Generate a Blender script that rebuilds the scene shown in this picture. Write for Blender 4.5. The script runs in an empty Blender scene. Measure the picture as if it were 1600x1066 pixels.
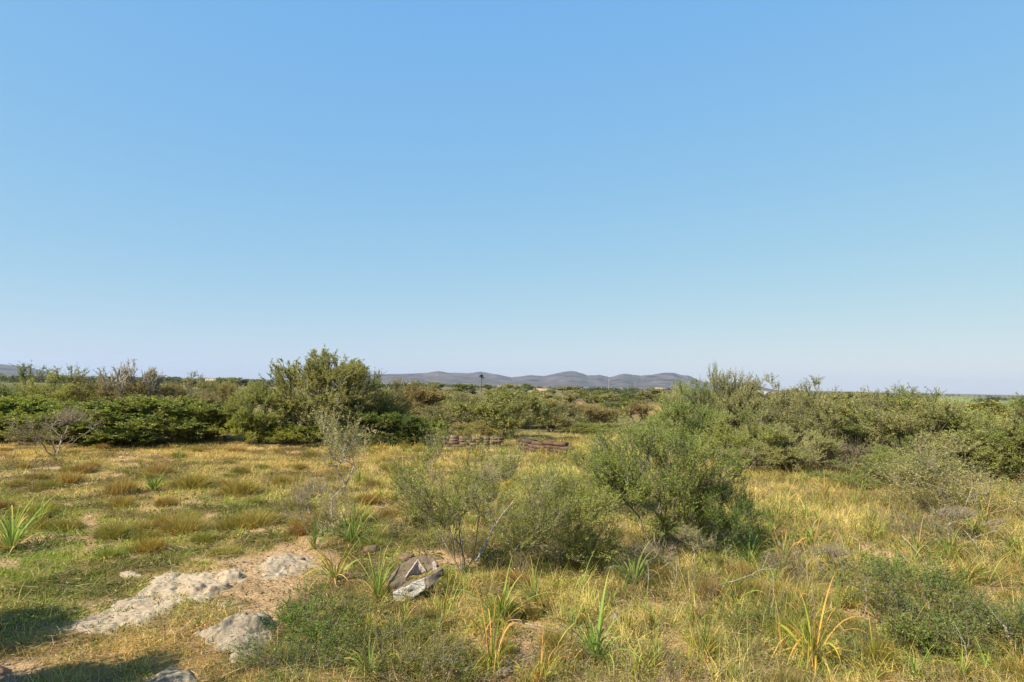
import bpy, math
import numpy as np
from mathutils import Matrix

SC = bpy.context.scene
COL = SC.collection
RNG = np.random.default_rng(11)
rad = math.radians

# ------------------------------------------------------------------ camera maths
F = 1000.0                                    # focal length in pixels of the 1600 px wide photo
PITCH, ROLL, EYE = rad(3.83), rad(1.2), 2.4
ROT = Matrix.Rotation(rad(90) + PITCH, 3, 'X') @ Matrix.Rotation(ROLL, 3, 'Z')
RN = np.array(ROT)

# ------------------------------------------------------------------ noise and terrain
def _hash(ix, iy, s):
    n = (ix.astype(np.int64) * 374761393 + iy.astype(np.int64) * 668265263 + s * 1442695041) & 0xFFFFFFFF
    n = ((n ^ (n >> 13)) * 1274126177) & 0xFFFFFFFF
    n = ((n ^ (n >> 16)) * 2246822519) & 0xFFFFFFFF
    return ((n ^ (n >> 15)) & 0xFFFFFF) / float(0xFFFFFF)

def vnoise(x, y, s=0):
    x = np.asarray(x, float); y = np.asarray(y, float)
    ix = np.floor(x); iy = np.floor(y); fx = x - ix; fy = y - iy
    fx = fx * fx * (3 - 2 * fx); fy = fy * fy * (3 - 2 * fy)
    a = _hash(ix, iy, s); b = _hash(ix + 1, iy, s); c = _hash(ix, iy + 1, s); d = _hash(ix + 1, iy + 1, s)
    return (a * (1 - fx) + b * fx) * (1 - fy) + (c * (1 - fx) + d * fx) * fy

def fbm(x, y, o=3, s=0):
    t = 0; a = 0.5; n = 0
    for k in range(o):
        t = t + a * vnoise(np.asarray(x) * 2 ** k, np.asarray(y) * 2 ** k, s + 17 * k); n += a; a *= 0.5
    return t / n

def ss(a, b, x):
    t = np.clip((np.asarray(x, float) - a) / (b - a), 0, 1)
    return t * t * (3 - 2 * t)

def T(x, y):
    x = np.asarray(x, float); y = np.asarray(y, float)
    r = np.hypot(x, y)
    near = 1 - ss(30, 60, r)
    z = near * (0.22 * (fbm(x / 3.3, y / 3.3, 3, 1) - .5) + 0.07 * (fbm(x / .55, y / .55, 2, 2) - .5))
    z = z - 3.4 * ss(27, 85, r) + ss(70, 180, r) * 2.4 * (fbm(x / 95, y / 95, 3, 5) - .5)
    z = z - 3.0 * ss(300, 1500, r)
    return z

CAM = np.array([0, 0, float(T(0, 0)) + EYE])

def ray(px, py):
    v = RN @ np.array([(px - 800) / F, (533 - py) / F, -1.0])
    return v / np.linalg.norm(v)

_TS = np.geomspace(1.5, 9000, 6000)
def at(px, py):
    """ground point seen at a pixel of the photo"""
    d = ray(px, py)
    P = CAM + d * _TS[:, None]
    below = P[:, 2] < T(P[:, 0], P[:, 1])
    k = int(np.argmax(below)) if below.any() else len(_TS) - 1
    p = P[k]
    return np.array([p[0], p[1], float(T(p[0], p[1]))])

def at_d(px, d):
    """ground point under a pixel column at a given depth"""
    v = ray(px, 600)
    x = CAM[0] + v[0] / v[1] * d
    return np.array([x, d, float(T(x, d))])

def proj(P):
    q = (np.asarray(P) - CAM) @ RN
    w = np.where(-q[:, 2] > .05, -q[:, 2], np.nan)
    return 800 + F * q[:, 0] / w, 533 - F * q[:, 1] / w

def ppm(p):
    """pixels per metre at a point"""
    q = (np.asarray(p) - CAM) @ RN
    return F / -q[2]

# ------------------------------------------------------------------ materials
def nt(name):
    m = bpy.data.materials.new(name); m.use_nodes = True
    n = m.node_tree; n.nodes.clear()
    out = n.nodes.new('ShaderNodeOutputMaterial')
    return m, n, out

def N(n, typ, **kw):
    x = n.nodes.new(typ)
    for k, v in kw.items():
        setattr(x, k, v)
    return x

def leaf_material(name, trans=0.3, rough=0.55, spec=0.25, tinted=True, tweak=1.0):
    m, n, out = nt(name)
    a = N(n, 'ShaderNodeAttribute', attribute_name='Col')
    src = a.outputs['Color']
    if tinted:
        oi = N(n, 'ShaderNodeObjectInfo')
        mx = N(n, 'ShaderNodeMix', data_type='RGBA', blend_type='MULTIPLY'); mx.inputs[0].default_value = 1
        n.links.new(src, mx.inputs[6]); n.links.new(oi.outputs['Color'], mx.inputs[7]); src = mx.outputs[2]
    p = N(n, 'ShaderNodeBsdfPrincipled')
    p.inputs['Roughness'].default_value = rough
    p.inputs['Specular IOR Level'].default_value = spec
    n.links.new(src, p.inputs['Base Color'])
    t = N(n, 'ShaderNodeBsdfTranslucent')
    g = N(n, 'ShaderNodeMix', data_type='RGBA', blend_type='MULTIPLY'); g.inputs[0].default_value = 1
    n.links.new(src, g.inputs[6]); g.inputs[7].default_value = (1.25, 1.2, .55, 1)
    n.links.new(g.outputs[2], t.inputs['Color'])
    ms = N(n, 'ShaderNodeMixShader'); ms.inputs[0].default_value = trans
    n.links.new(p.outputs[0], ms.inputs[1]); n.links.new(t.outputs[0], ms.inputs[2])
    n.links.new(ms.outputs[0], out.inputs[0])
    return m

def solid_material(name, c1, c2, scale, rough=0.85, bump=0.3, bscale=None, attr=False, detail=6, spec=.2, obj=True):
    m, n, out = nt(name)
    tc = N(n, 'ShaderNodeTexCoord')
    no = N(n, 'ShaderNodeTexNoise'); no.inputs['Scale'].default_value = scale; no.inputs['Detail'].default_value = detail
    n.links.new(tc.outputs['Object'], no.inputs['Vector'])
    cr = N(n, 'ShaderNodeValToRGB')
    cr.color_ramp.elements[0].position = .3; cr.color_ramp.elements[1].position = .7
    cr.color_ramp.elements[0].color = (*c1, 1); cr.color_ramp.elements[1].color = (*c2, 1)
    n.links.new(no.outputs['Fac'], cr.inputs[0])
    src = cr.outputs[0]
    if attr:
        a = N(n, 'ShaderNodeAttribute', attribute_name='Col')
        mx = N(n, 'ShaderNodeMix', data_type='RGBA', blend_type='MULTIPLY'); mx.inputs[0].default_value = 1
        n.links.new(src, mx.inputs[6]); n.links.new(a.outputs['Color'], mx.inputs[7]); src = mx.outputs[2]
    p = N(n, 'ShaderNodeBsdfPrincipled'); p.inputs['Roughness'].default_value = rough
    p.inputs['Specular IOR Level'].default_value = spec
    n.links.new(src, p.inputs['Base Color'])
    if bump:
        nb = N(n, 'ShaderNodeTexNoise'); nb.inputs['Scale'].default_value = bscale or scale * 2; nb.inputs['Detail'].default_value = 8
        n.links.new(tc.outputs['Object'], nb.inputs['Vector'])
        b = N(n, 'ShaderNodeBump'); b.inputs['Strength'].default_value = bump; b.inputs['Distance'].default_value = .02
        n.links.new(nb.outputs['Fac'], b.inputs['Height']); n.links.new(b.outputs[0], p.inputs['Normal'])
    n.links.new(p.outputs[0], out.inputs[0])
    return m

M_LEAF = leaf_material('olive_leaf', .38)
M_BROAD = leaf_material('broad_leaf', .3, .5, .3)
M_GRASS = leaf_material('grass_blade', .35, .7, .15, tinted=True)
M_BARK = solid_material('grey_bark', (.11, .09, .065), (.26, .22, .17), 18, .9, .5, 40)
M_PALEBARK = solid_material('pale_bark', (.24, .20, .15), (.42, .36, .28), 20, .9, .3, 40)
M_MIDBARK = solid_material('mid_bark', (.15, .115, .075), (.30, .25, .18), 20, .9, .3, 40)
M_TWIG = solid_material('dry_twig', (.13, .095, .06), (.26, .20, .14), 25, .9, 0)
M_FAR_BARK = solid_material('dark_bark', (.07, .055, .04), (.14, .11, .08), 6, .9, 0)

# ------------------------------------------------------------------ mesh helpers
def build(name, V, Q, mat, cols=None, smooth=False):
    """mesh datablock from vertices and a list of index arrays (quads or triangles)"""
    me = bpy.data.meshes.new(name)
    if not isinstance(Q, (list, tuple)): Q = [Q]
    Q = [np.asarray(q, np.int32) for q in Q if len(q)]
    V = np.asarray(V, np.float32)
    me.vertices.add(len(V)); me.vertices.foreach_set('co', V.ravel())
    nl = sum(q.size for q in Q); npoly = sum(len(q) for q in Q)
    me.loops.add(nl); me.polygons.add(npoly)
    me.loops.foreach_set('vertex_index', np.concatenate([q.ravel() for q in Q]))
    tot = np.concatenate([np.full(len(q), q.shape[1]) for q in Q])
    me.polygons.foreach_set('loop_start', (np.cumsum(tot) - tot).astype(np.int32))
    if smooth: me.polygons.foreach_set('use_smooth', np.ones(npoly, bool))
    if cols is not None:
        ca = me.color_attributes.new('Col', 'FLOAT_COLOR', 'POINT')
        c4 = np.ones((len(V), 4), np.float32); c4[:, :3] = np.clip(cols, 0, 1)
        ca.data.foreach_set('color', c4.ravel())
    me.materials.append(mat)
    me.update(calc_edges=True)
    return me

def nrm(v):
    return v / np.maximum(np.linalg.norm(v, axis=-1, keepdims=True), 1e-9)

def frame(D, rng):
    a = rng.normal(size=D.shape)
    S = nrm(np.cross(D, a)); U = np.cross(S, D)
    return S, U

def tubes(P0, P1, r0, r1, sides=5):
    D = nrm(P1 - P0); ref = np.where(np.abs(D[:, 2:3]) > .9, np.array([[1., 0, 0]]), np.array([[0, 0, 1.]]))
    S = nrm(np.cross(D, ref)); U = np.cross(S, D)
    a = np.arange(sides) * 2 * math.pi / sides
    ring = np.cos(a)[None, :, None] * S[:, None] + np.sin(a)[None, :, None] * U[:, None]
    A = P0[:, None] + ring * r0[:, None, None]; B = P1[:, None] + ring * r1[:, None, None]
    V = np.concatenate([A, B], 1).reshape(-1, 3)
    k = np.arange(sides); k2 = (k + 1) % sides
    q = np.stack([k, k2, k2 + sides, k + sides], 1)
    Q = (np.arange(len(P0)) * 2 * sides)[:, None, None] + q[None]
    return V, Q.reshape(-1, 4)

def leaves(P, D, L, Wd, rng, fold=.25):
    S, U = frame(D, rng)
    mid = P + D * (L * .5)[:, None] + U * (L * rng.uniform(-.08, .12, len(P)))[:, None]
    up = U * (Wd * fold)[:, None]
    V = np.stack([P, mid + S * (Wd * .5)[:, None] + up, P + D * L[:, None], mid - S * (Wd * .5)[:, None] + up], 1).reshape(-1, 3)
    Q = np.arange(len(P) * 4).reshape(-1, 4)
    return V, Q

def strips(P, D, L, Wd, bend, nseg, rng, S=None, taper=1.4):
    """curved tapering blades; bend is the displacement of the tip (metres vector)"""
    if S is None:
        S = nrm(np.cross(D, np.array([[0, 0, 1.]]) + rng.normal(size=D.shape) * .5))
    t = np.linspace(0, 1, nseg + 1)
    c = P[:, None] + D[:, None] * (L[:, None] * t)[..., None] + bend[:, None] * (t ** 2)[None, :, None]
    w = Wd[:, None] * .5 * np.maximum(1 - t ** taper, .04)[None]
    V = np.stack([c - S[:, None] * w[..., None], c + S[:, None] * w[..., None]], 2)
    m = (nseg + 1) * 2
    k = np.arange(nseg) * 2
    q = np.stack([k, k + 1, k + 3, k + 2], 1)
    Q = ((np.arange(len(P)) * m)[:, None, None] + q[None]).reshape(-1, 4)
    return V.reshape(-1, 3), Q

def join(parts):
    V = []; Q = []; C = []; o = 0
    for p in parts:
        V.append(p[0]); Q.append(p[1] + o); o += len(p[0])
        if len(p) > 2: C.append(p[2])
    return (np.concatenate(V), np.concatenate(Q)) + ((np.concatenate(C),) if C else ())

# ------------------------------------------------------------------ things
def add(name, me, parent=None, tint=None):
    o = bpy.data.objects.new(name, me); COL.objects.link(o)
    if parent: o.parent = parent
    if tint is not None: o.color = (*tint, 1)
    return o

def thing(name, label, cat, loc, rz=0, scale=(1, 1, 1), group=None):
    o = bpy.data.objects.new(name, None); COL.objects.link(o)
    o.location = [float(v) for v in loc]; o.rotation_euler = (0, 0, float(rz))
    o.scale = scale if not np.isscalar(scale) else (scale,) * 3
    o.empty_display_size = .2
    o['label'] = label; o['category'] = cat
    if group: o['group'] = group
    return o

def tag(o, label, cat=None, group=None, kind=None):
    o['label'] = label
    if cat: o['category'] = cat
    if group: o['group'] = group
    if kind: o['kind'] = kind
    return o

class Kind:
    """one kind of plant: its part meshes and its nominal size"""
    def __init__(s, parts, w, h): s.parts, s.w, s.h = parts, w, h
    def put(s, name, label, cat, loc, rz=0, w=None, h=None, tint=(1, 1, 1), group=None, sink=.03):
        sx = (w or s.w) / s.w; sz = (h or s.h) / s.h
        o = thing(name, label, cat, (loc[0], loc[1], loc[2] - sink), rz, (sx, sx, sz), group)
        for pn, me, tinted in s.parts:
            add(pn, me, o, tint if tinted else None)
        return o

# ------------------------------------------------------------------ woody plants
def skeleton(rng, H, Wd, stems, lobes, tips, base, lobe_r, spread=.5, seg=.12, lean=(0, 0), top=1.0, flat=.8, wob=.16, zb=1.):
    maxn = tips * 9 + stems * 60 + 10
    X = np.zeros((maxn, 3)); par = np.full(maxn, -1); n = 1
    for i in range(stems):
        az = 2 * math.pi * (i + rng.uniform(-.3, .3)) / stems
        tilt = rng.uniform(.15, 1) * spread
        d = np.array([math.cos(az) * math.sin(tilt), math.sin(az) * math.sin(tilt), math.cos(tilt)])
        p = 0; ln = H * rng.uniform(.3, .55)
        k = max(2, int(ln / (seg * H)) + 1)
        for j in range(k):
            d = nrm(d + rng.normal(size=3) * wob + np.array([0, 0, .08]))
            start = X[p] + (np.array([math.cos(az), math.sin(az), 0]) * .02 * Wd if j == 0 else 0)
            X[n] = start + d * ln / k; par[n] = p; p = n; n += 1
    u = nrm(rng.normal(size=(lobes, 3))) * (rng.uniform(.25, 1, (lobes, 1)) ** .6)
    LC = np.stack([u[:, 0] * Wd * .5 * flat, u[:, 1] * Wd * .5 * flat, base * H + (u[:, 2] * .5 + .5) ** zb * (H * top - base * H) * .9], 1)
    LC[:, 0] += lean[0] * LC[:, 2]; LC[:, 1] += lean[1] * LC[:, 2]
    pick = rng.integers(0, lobes, tips)
    lr = lobe_r * rng.uniform(.6, 1.3, lobes)
    off = nrm(rng.normal(size=(tips, 3))) * (rng.uniform(0, 1, (tips, 1)) ** .45)
    tp = LC[pick] + off * lr[pick][:, None] * np.array([Wd * .5, Wd * .5, H * .5])
    tp[:, 2] = np.clip(tp[:, 2], .04 * H, H * 1.02)
    order = np.argsort(np.linalg.norm(tp, axis=1))
    tp = tp[order]; pick = pick[order]
    ends = np.zeros(tips, int)
    for i in range(tips):
        t = tp[i]
        dd = ((X[:n] - t) ** 2).sum(1) + .15 * (X[:n] ** 2).sum(1) * (H / max(H, Wd))
        j = int(np.argmin(dd)); d = math.sqrt(((X[j] - t) ** 2).sum())
        k = min(7, max(1, int(d / (seg * H))))
        side = rng.normal(size=3) * d * .10
        p = j
        for a in range(1, k + 1):
            f = a / k
            q = X[j] * (1 - f) + t * f + side * math.sin(f * math.pi) + np.array([0, 0, -.05 * d * math.sin(f * math.pi)])
            X[n] = q; par[n] = p; p = n; n += 1
        ends[i] = p
    return X[:n], par[:n], ends, pick

def plant(seed, H, Wd, stems=5, lobes=14, tips=400, base=.2, lobe_r=.3, twigs=4, nleaf=12, twig=.12, L=.03, Wl=.01,
          cols=((.13, .15, .05), (.18, .18, .07)), bare=.05, spread=.6, tipr=.0025, mat=None, bark=None, up=.3,
          lean=(0, 0), sides=5, thin=True, names=('branches', 'foliage'), top=1.0, flat=.8, twigcol=True, droop=0., leafspread=.7, power=.36, wob=.16, zb=1.):
    rng = np.random.default_rng(seed)
    X, par, ends, pick = skeleton(rng, H, Wd, stems, lobes, tips, base, lobe_r, spread, lean=lean, top=top, flat=flat, wob=wob, zb=zb)
    cnt = np.zeros(len(X)); cnt[ends] = 1
    for i in range(len(X) - 1, 0, -1):
        if cnt[i] == 0: cnt[i] = .5
        cnt[par[i]] += cnt[i]
    r = tipr * .85 * np.maximum(cnt, 1) ** power
    i = np.arange(1, len(X)); pr = np.minimum(r[par[i]], r[i] * 1.5)
    wood = [tubes(X[par[i]], X[i], pr, r[i], sides)]
    # leafy twigs
    keep = rng.uniform(size=len(ends)) > bare
    e = np.repeat(ends, twigs); kp = np.repeat(keep, twigs)
    g = X[e] - X[par[par[e]].clip(0)]
    outw = X[e] - np.array([0, 0, H * .35])
    D = nrm(nrm(g) * .6 + nrm(outw) * .5 + rng.normal(size=(len(e), 3)) * .55 + np.array([0, 0, up]))
    back = rng.uniform(0, .8, len(e))[:, None]
    P = X[e] * (1 - back) + X[par[e]] * back
    tl = twig * rng.uniform(.5, 1.3, len(e))
    if thin:
        wood.append(tubes(P, P + D * tl[:, None], np.full(len(e), tipr * .8), np.full(len(e), tipr * .3), 3))
    V, Q = join(wood)
    parts = [(names[0], build(names[0], V, Q, bark or M_BARK, None, True), False)]
    if nleaf:
        lw = np.repeat(np.arange(len(e))[kp], nleaf)
        t = rng.uniform(.0, 1.05, len(lw))
        LP = P[lw] + D[lw] * (tl[lw] * t)[:, None]
        LD = nrm(D[lw] * .55 + rng.normal(size=(len(lw), 3)) * leafspread + np.array([0, 0, .12 - droop]))
        ll = L * rng.uniform(.6, 1.25, len(lw)); wl = Wl * rng.uniform(.7, 1.25, len(lw))
        V, Q = leaves(LP, LD, ll, wl, rng)
        c = np.array(cols)
        lob = rng.uniform(0, 1, pick.max() + 1)[pick]
        tipmix = np.clip(lob * .6 + rng.uniform(0, 1, len(ends)) * .4, 0, .999) * (len(c) - 1)
        a = np.floor(tipmix).astype(int); fr = (tipmix - a)[:, None]
        tc = c[a] * (1 - fr) + c[np.minimum(a + 1, len(c) - 1)] * fr
        lc = np.array([1.85, 1.75, 1.3]) * np.repeat(tc, twigs, 0)[lw] * rng.uniform(.72, 1.28, (len(lw), 1)) * (1 + rng.normal(size=(len(lw), 3)) * .05)
        parts.append((names[1], build(names[1], V, Q, mat or M_LEAF, np.repeat(lc, 4, 0)), True))
    zz = X[ends]; q = np.percentile(zz, [3, 97], axis=0)
    return Kind(parts, (q[1, 0] - q[0, 0] + q[1, 1] - q[0, 1]) / 2 + twig * .8, np.percentile(zz[:, 2], 98.5) + twig * .5)

OLIVE = ((.085, .105, .035), (.15, .16, .055), (.20, .20, .08))
OLIVE_GREY = ((.12, .12, .06), (.19, .18, .095), (.23, .21, .11))
GREEN = ((.075, .115, .025), (.13, .165, .04), (.17, .195, .05))
MASTIC = ((.08, .10, .022), (.12, .14, .032), (.17, .175, .045))
BROWNISH = ((.12, .105, .05), (.17, .15, .07), (.20, .18, .08))

# near shrubs (leaves at true size)
K_SPARSE = plant(1, 1.8, 1.5, stems=7, lobes=17, tips=330, base=.14, lobe_r=.27, twigs=3, nleaf=17, twig=.24, L=.024, Wl=.008, cols=((.095, .12, .035), (.14, .155, .05), (.18, .18, .065)), bare=.3, spread=.38, tipr=.0017, up=.8, power=.34, bark=M_MIDBARK)
K_ROUND = plant(2, 1.4, 1.6, stems=9, lobes=20, tips=430, base=.04, lobe_r=.33, twigs=4, nleaf=19, twig=.27, L=.025, Wl=.009, cols=((.10, .125, .03), (.16, .18, .05), (.21, .21, .075)), bare=.08, spread=.8, tipr=.002, up=.85, power=.34)
K_GREEN = plant(3, 2.1, 2.2, stems=8, lobes=36, tips=720, base=.04, lobe_r=.27, twigs=4, nleaf=20, twig=.24, zb=.6, L=.027, Wl=.010, cols=GREEN, bare=.05, spread=.75, tipr=.0024, up=.8, power=.36)
K_LOW = plant(4, .6, 1.9, stems=12, lobes=14, tips=170, base=.0, lobe_r=.32, twigs=4, nleaf=18, twig=.25, L=.022, Wl=.010, cols=((.05, .075, .02), (.09, .11, .03), (.13, .13, .045)), bare=.25, spread=1.35, tipr=.0018, up=.45, power=.33, leafspread=.9)
K_WEED = plant(14, .55, 1.0, stems=12, lobes=12, tips=110, base=.05, lobe_r=.4, twigs=4, nleaf=16, twig=.20, L=.026, Wl=.013, cols=((.06, .09, .022), (.10, .13, .035), (.15, .16, .05)), bare=.15, spread=.9, tipr=.0016, up=.8, power=.33, leafspread=.9)
K_SAPLING = plant(108, 1.75, .8, stems=1, lobes=8, tips=80, base=.60, lobe_r=.36, twigs=4, nleaf=13, twig=.20, L=.026, Wl=.009, cols=OLIVE_GREY, bare=.2, spread=.03, wob=.04, tipr=.0020, up=.9, power=.34, bark=M_PALEBARK)
K_BARE = plant(6, 1.2, 1.2, stems=7, lobes=14, tips=300, base=.15, lobe_r=.32, twigs=4, nleaf=3, twig=.12, L=.018, Wl=.008, cols=BROWNISH, bare=.3, spread=.8, tipr=.0020, bark=M_MIDBARK, up=.35)
K_STRAG = plant(7, 1.9, 2.2, stems=8, lobes=20, tips=300, base=.08, lobe_r=.30, twigs=3, nleaf=15, twig=.34, L=.034, Wl=.011, cols=OLIVE_GREY, bare=.15, spread=.9, tipr=.0024, up=.8, bark=M_MIDBARK)
# olives and mastics at the field edge
K_OLIVES = [plant(20 + i, 3.2, 4.0, stems=7, lobes=26, tips=700, base=.10, lobe_r=.26, twigs=5, nleaf=22, twig=.30, L=.046, Wl=.017, cols=(OLIVE_GREY, OLIVE, OLIVE_GREY)[i], bare=.07, spread=.8, tipr=.005, up=.55) for i in range(3)]
K_BIGTREE = plant(30, 3.6, 4.2, stems=4, lobes=110, tips=1300, base=.08, lobe_r=.21, twigs=5, nleaf=20, twig=.19, zb=.9, L=.048, Wl=.019, cols=((.11, .12, .04), (.16, .165, .06), (.21, .20, .08)), bare=.03, spread=.5, tipr=.006, up=.25, names=('trunk', 'crown'), flat=.82)
K_MASTICS = [plant(35 + i, 2.0, 3.8, stems=8, lobes=30, tips=700, base=.05, lobe_r=.26, twigs=5, nleaf=19, twig=.20, L=.052, Wl=.028, cols=MASTIC, bare=.01, spread=1.0, tipr=.005, mat=M_BROAD, up=.25) for i in range(2)]
K_DRYBUSH = plant(40, 2.4, 3.4, stems=9, lobes=22, tips=560, base=.12, lobe_r=.28, twigs=5, nleaf=9, twig=.2, L=.045, Wl=.018, cols=BROWNISH, bare=.12, spread=.8, tipr=.005, bark=M_TWIG, up=.2)
K_GNARL = plant(41, 3.4, 3.2, stems=3, lobes=12, tips=360, base=.62, lobe_r=.26, twigs=5, nleaf=4, twig=.16, L=.06, Wl=.024, cols=BROWNISH, bare=.35, spread=.5, tipr=.012, up=-.1, bark=M_PALEBARK, names=('trunk', 'crown'))
K_BRUSHHEAP = plant(42, .9, 2.4, stems=12, lobes=16, tips=300, base=.1, lobe_r=.3, twigs=4, nleaf=0, twig=.35, bare=1, spread=1.3, tipr=.005, bark=M_TWIG, up=.0)
# farther plants
K_MID = [plant(50 + i, 3.0, 3.8, stems=5, lobes=18, tips=330, base=.08, lobe_r=.28, twigs=4, nleaf=15, twig=.48, L=.095, Wl=.036, cols=(OLIVE_GREY, OLIVE, GREEN, BROWNISH)[i], bare=.03, spread=.8, tipr=.007, up=.75, sides=4) for i in range(4)]
K_FAR = [plant(60 + i, 3.2, 4.2, stems=3, lobes=12, tips=150, base=.10, lobe_r=.3, twigs=3, nleaf=7, twig=.5, L=.34, Wl=.17, cols=(OLIVE, MASTIC, OLIVE_GREY)[i], bare=0, spread=.7, tipr=.02, thin=False, sides=4, bark=M_FAR_BARK, names=('trunk', 'crown')) for i in range(3)]
K_VFAR = [plant(70 + i, 4.0, 6.0, stems=2, lobes=9, tips=60, base=.12, lobe_r=.34, twigs=2, nleaf=7, twig=.9, L=.9, Wl=.5, cols=(OLIVE, MASTIC)[i], bare=0, spread=.5, tipr=.03, thin=False, sides=4, bark=M_FAR_BARK, names=('trunk', 'crown')) for i in range(2)]

# ------------------------------------------------------------------ herbs
def strap_plant(seed, n=22, L=.42, W=.022, dry=.25, spread=.75, upright=.0):
    rng = np.random.default_rng(seed)
    def leafset(n, ln, wd, el0, droop, cb, cm, ct):
        az = rng.uniform(0, 2 * math.pi, n)
        el = el0 + rng.uniform(-.4, .45, n)
        l = ln * rng.uniform(.55, 1.2, n); w = wd * rng.uniform(.7, 1.2, n)
        ns = 7; t = np.linspace(0, 1, ns + 1)
        dr = droop * rng.uniform(.3, 1.5, n); kink = np.where(rng.uniform(size=n) < .25, rng.uniform(.3, .8, n), 2.)
        ang = el[:, None] - dr[:, None] * t[None] ** 1.5 - 1.1 * (t[None] > kink[:, None])
        dx = np.cos(ang); dz = np.sin(ang)
        st = l[:, None] / ns
        hx = np.concatenate([np.zeros((n, 1)), np.cumsum(dx[:, :-1] * st, 1)], 1) + .015
        hz = np.concatenate([np.zeros((n, 1)), np.cumsum(dz[:, :-1] * st, 1)], 1)
        twist = rng.uniform(-.35, .35, n)
        azt = az[:, None] + twist[:, None] * t[None]
        c = np.stack([np.cos(azt) * hx, np.sin(azt) * hx, np.maximum(hz, .006 + .01 * rng.uniform(size=(n, 1)))], 2)
        side = np.stack([-np.sin(azt), np.cos(azt), np.zeros_like(azt)], 2)
        roll = rng.uniform(-.6, .6, n)[:, None, None]
        side = side * np.cos(roll) + np.array([0, 0, 1.]) * np.sin(roll)
        wt = (w[:, None] * .32 * np.minimum(.75 + t * 1.2, 1.0)[None] * np.maximum(1 - t ** 2.4, .03)[None])[..., None]
        keel = np.stack([np.zeros_like(hx), np.zeros_like(hx), -wt[..., 0] * .5], 2)
        V = np.stack([c - side * wt, c + keel, c + side * wt], 2)
        m = (ns + 1) * 3; k = np.arange(ns) * 3
        q = np.concatenate([np.stack([k, k + 1, k + 4, k + 3], 1), np.stack([k + 1, k + 2, k + 5, k + 4], 1)])
        Q = ((np.arange(n) * m)[:, None, None] + q[None]).reshape(-1, 4)
        cb, cm, ct = map(np.array, (cb, cm, ct))
        j = rng.uniform(.75, 1.25, (n, 1, 1)); tt = t[None, :, None]
        tipf = np.clip((tt - rng.uniform(.3, .95, (n, 1, 1))) / .3, 0, 1)
        col = (cb * (1 - np.minimum(tt * 4, 1)) + cm * np.minimum(tt * 4, 1)) * j
        col = col * (1 - tipf) + ct * tipf
        C = np.repeat(col[:, :, None, :], 3, 2).reshape(-1, 3)
        return V.reshape(-1, 3), Q, C
    V, Q, C = leafset(n, L, W, .98 + upright, spread * 1.9, (.30, .26, .11), (.185, .235, .055), (.42, .31, .10))
    ww = 2 * np.percentile(np.hypot(V[:, 0], V[:, 1]), 93); hh = np.percentile(V[:, 2], 97)
    parts = [('leaves', build('leaves', V, Q, M_GRASS, C, True), True)]
    nd = max(3, int(n * dry))
    V, Q, C = leafset(nd, L * .95, W * .8, .75, 1.9, (.34, .27, .15), (.42, .27, .11), (.40, .22, .09))
    parts.append(('dry_leaves', build('dry_leaves', V, Q, M_GRASS, C, True), True))
    return Kind(parts, ww, hh)

K_ASPH = [strap_plant(80 + i, n, L, W, dry, sp, u) for i, (n, L, W, dry, sp, u) in enumerate([
    (30, .42, .022, .3, .8, 0), (22, .46, .020, .35, .6, .1), (38, .40, .024, .2, .9, 0), (20, .38, .024, .6, 1.0, -.15), (26, .50, .018, .4, .7, .05)])]

def tussock(seed, n, R, H, cols, W=.006, dens=.5):
    rng = np.random.default_rng(seed)
    rr = R * np.sqrt(rng.uniform(0, 1, n)) * rng.uniform(.5, 1, n); az = rng.uniform(0, 2 * math.pi, n)
    P = np.stack([np.cos(az) * rr, np.sin(az) * rr, np.zeros(n)], 1)
    az = az + rng.normal(size=n) * .8; tilt = rr / R * .6 + rng.normal(size=n) * .4
    D = np.stack([np.cos(az) * np.sin(tilt), np.sin(az) * np.sin(tilt), np.cos(tilt)], 1)
    L = H * rng.uniform(.3, 1.1, n) * (1 - .35 * (rr / R) ** 2)
    bend = np.stack([np.cos(az) * L * .3, np.sin(az) * L * .3, -L * rng.uniform(0, .35, n)], 1)
    V, Q = strips(P, D, L, np.full(n, W), bend, 3, rng)
    c = np.array(cols)[rng.integers(0, len(cols), n)] * rng.uniform(.6, 1.35, (n, 1)) * np.array([1.35, 1.25, .95])
    return Kind([('blades', build('blades', V, Q, M_GRASS, np.repeat(c, 8, 0)), True)], R * 2 + H * .5, H * .95)

STRAW = (.40, .31, .13); OLIVEB = (.17, .145, .06); GREENB = (.13, .16, .035); BROWNB = (.16, .115, .06); ORANGEB = (.33, .2, .075)
K_TUS = [tussock(90, 2600, .24, .26, (OLIVEB, OLIVEB, STRAW, GREENB, BROWNB), .0045), tussock(91, 2400, .27, .22, (BROWNB, OLIVEB, BROWNB, STRAW), .0045),
         tussock(92, 2300, .22, .30, (STRAW, OLIVEB, OLIVEB, GREENB), .0045)]

# ------------------------------------------------------------------ the colour and cover of the ground, as patches
def blob(px, py, lst):
    s = np.zeros_like(px)
    for cx, cy, rx, ry, a in lst:
        s = np.maximum(s, a * np.exp(-(((px - cx) / rx) ** 2 + ((py - cy) / ry) ** 2)))
    return s

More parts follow.
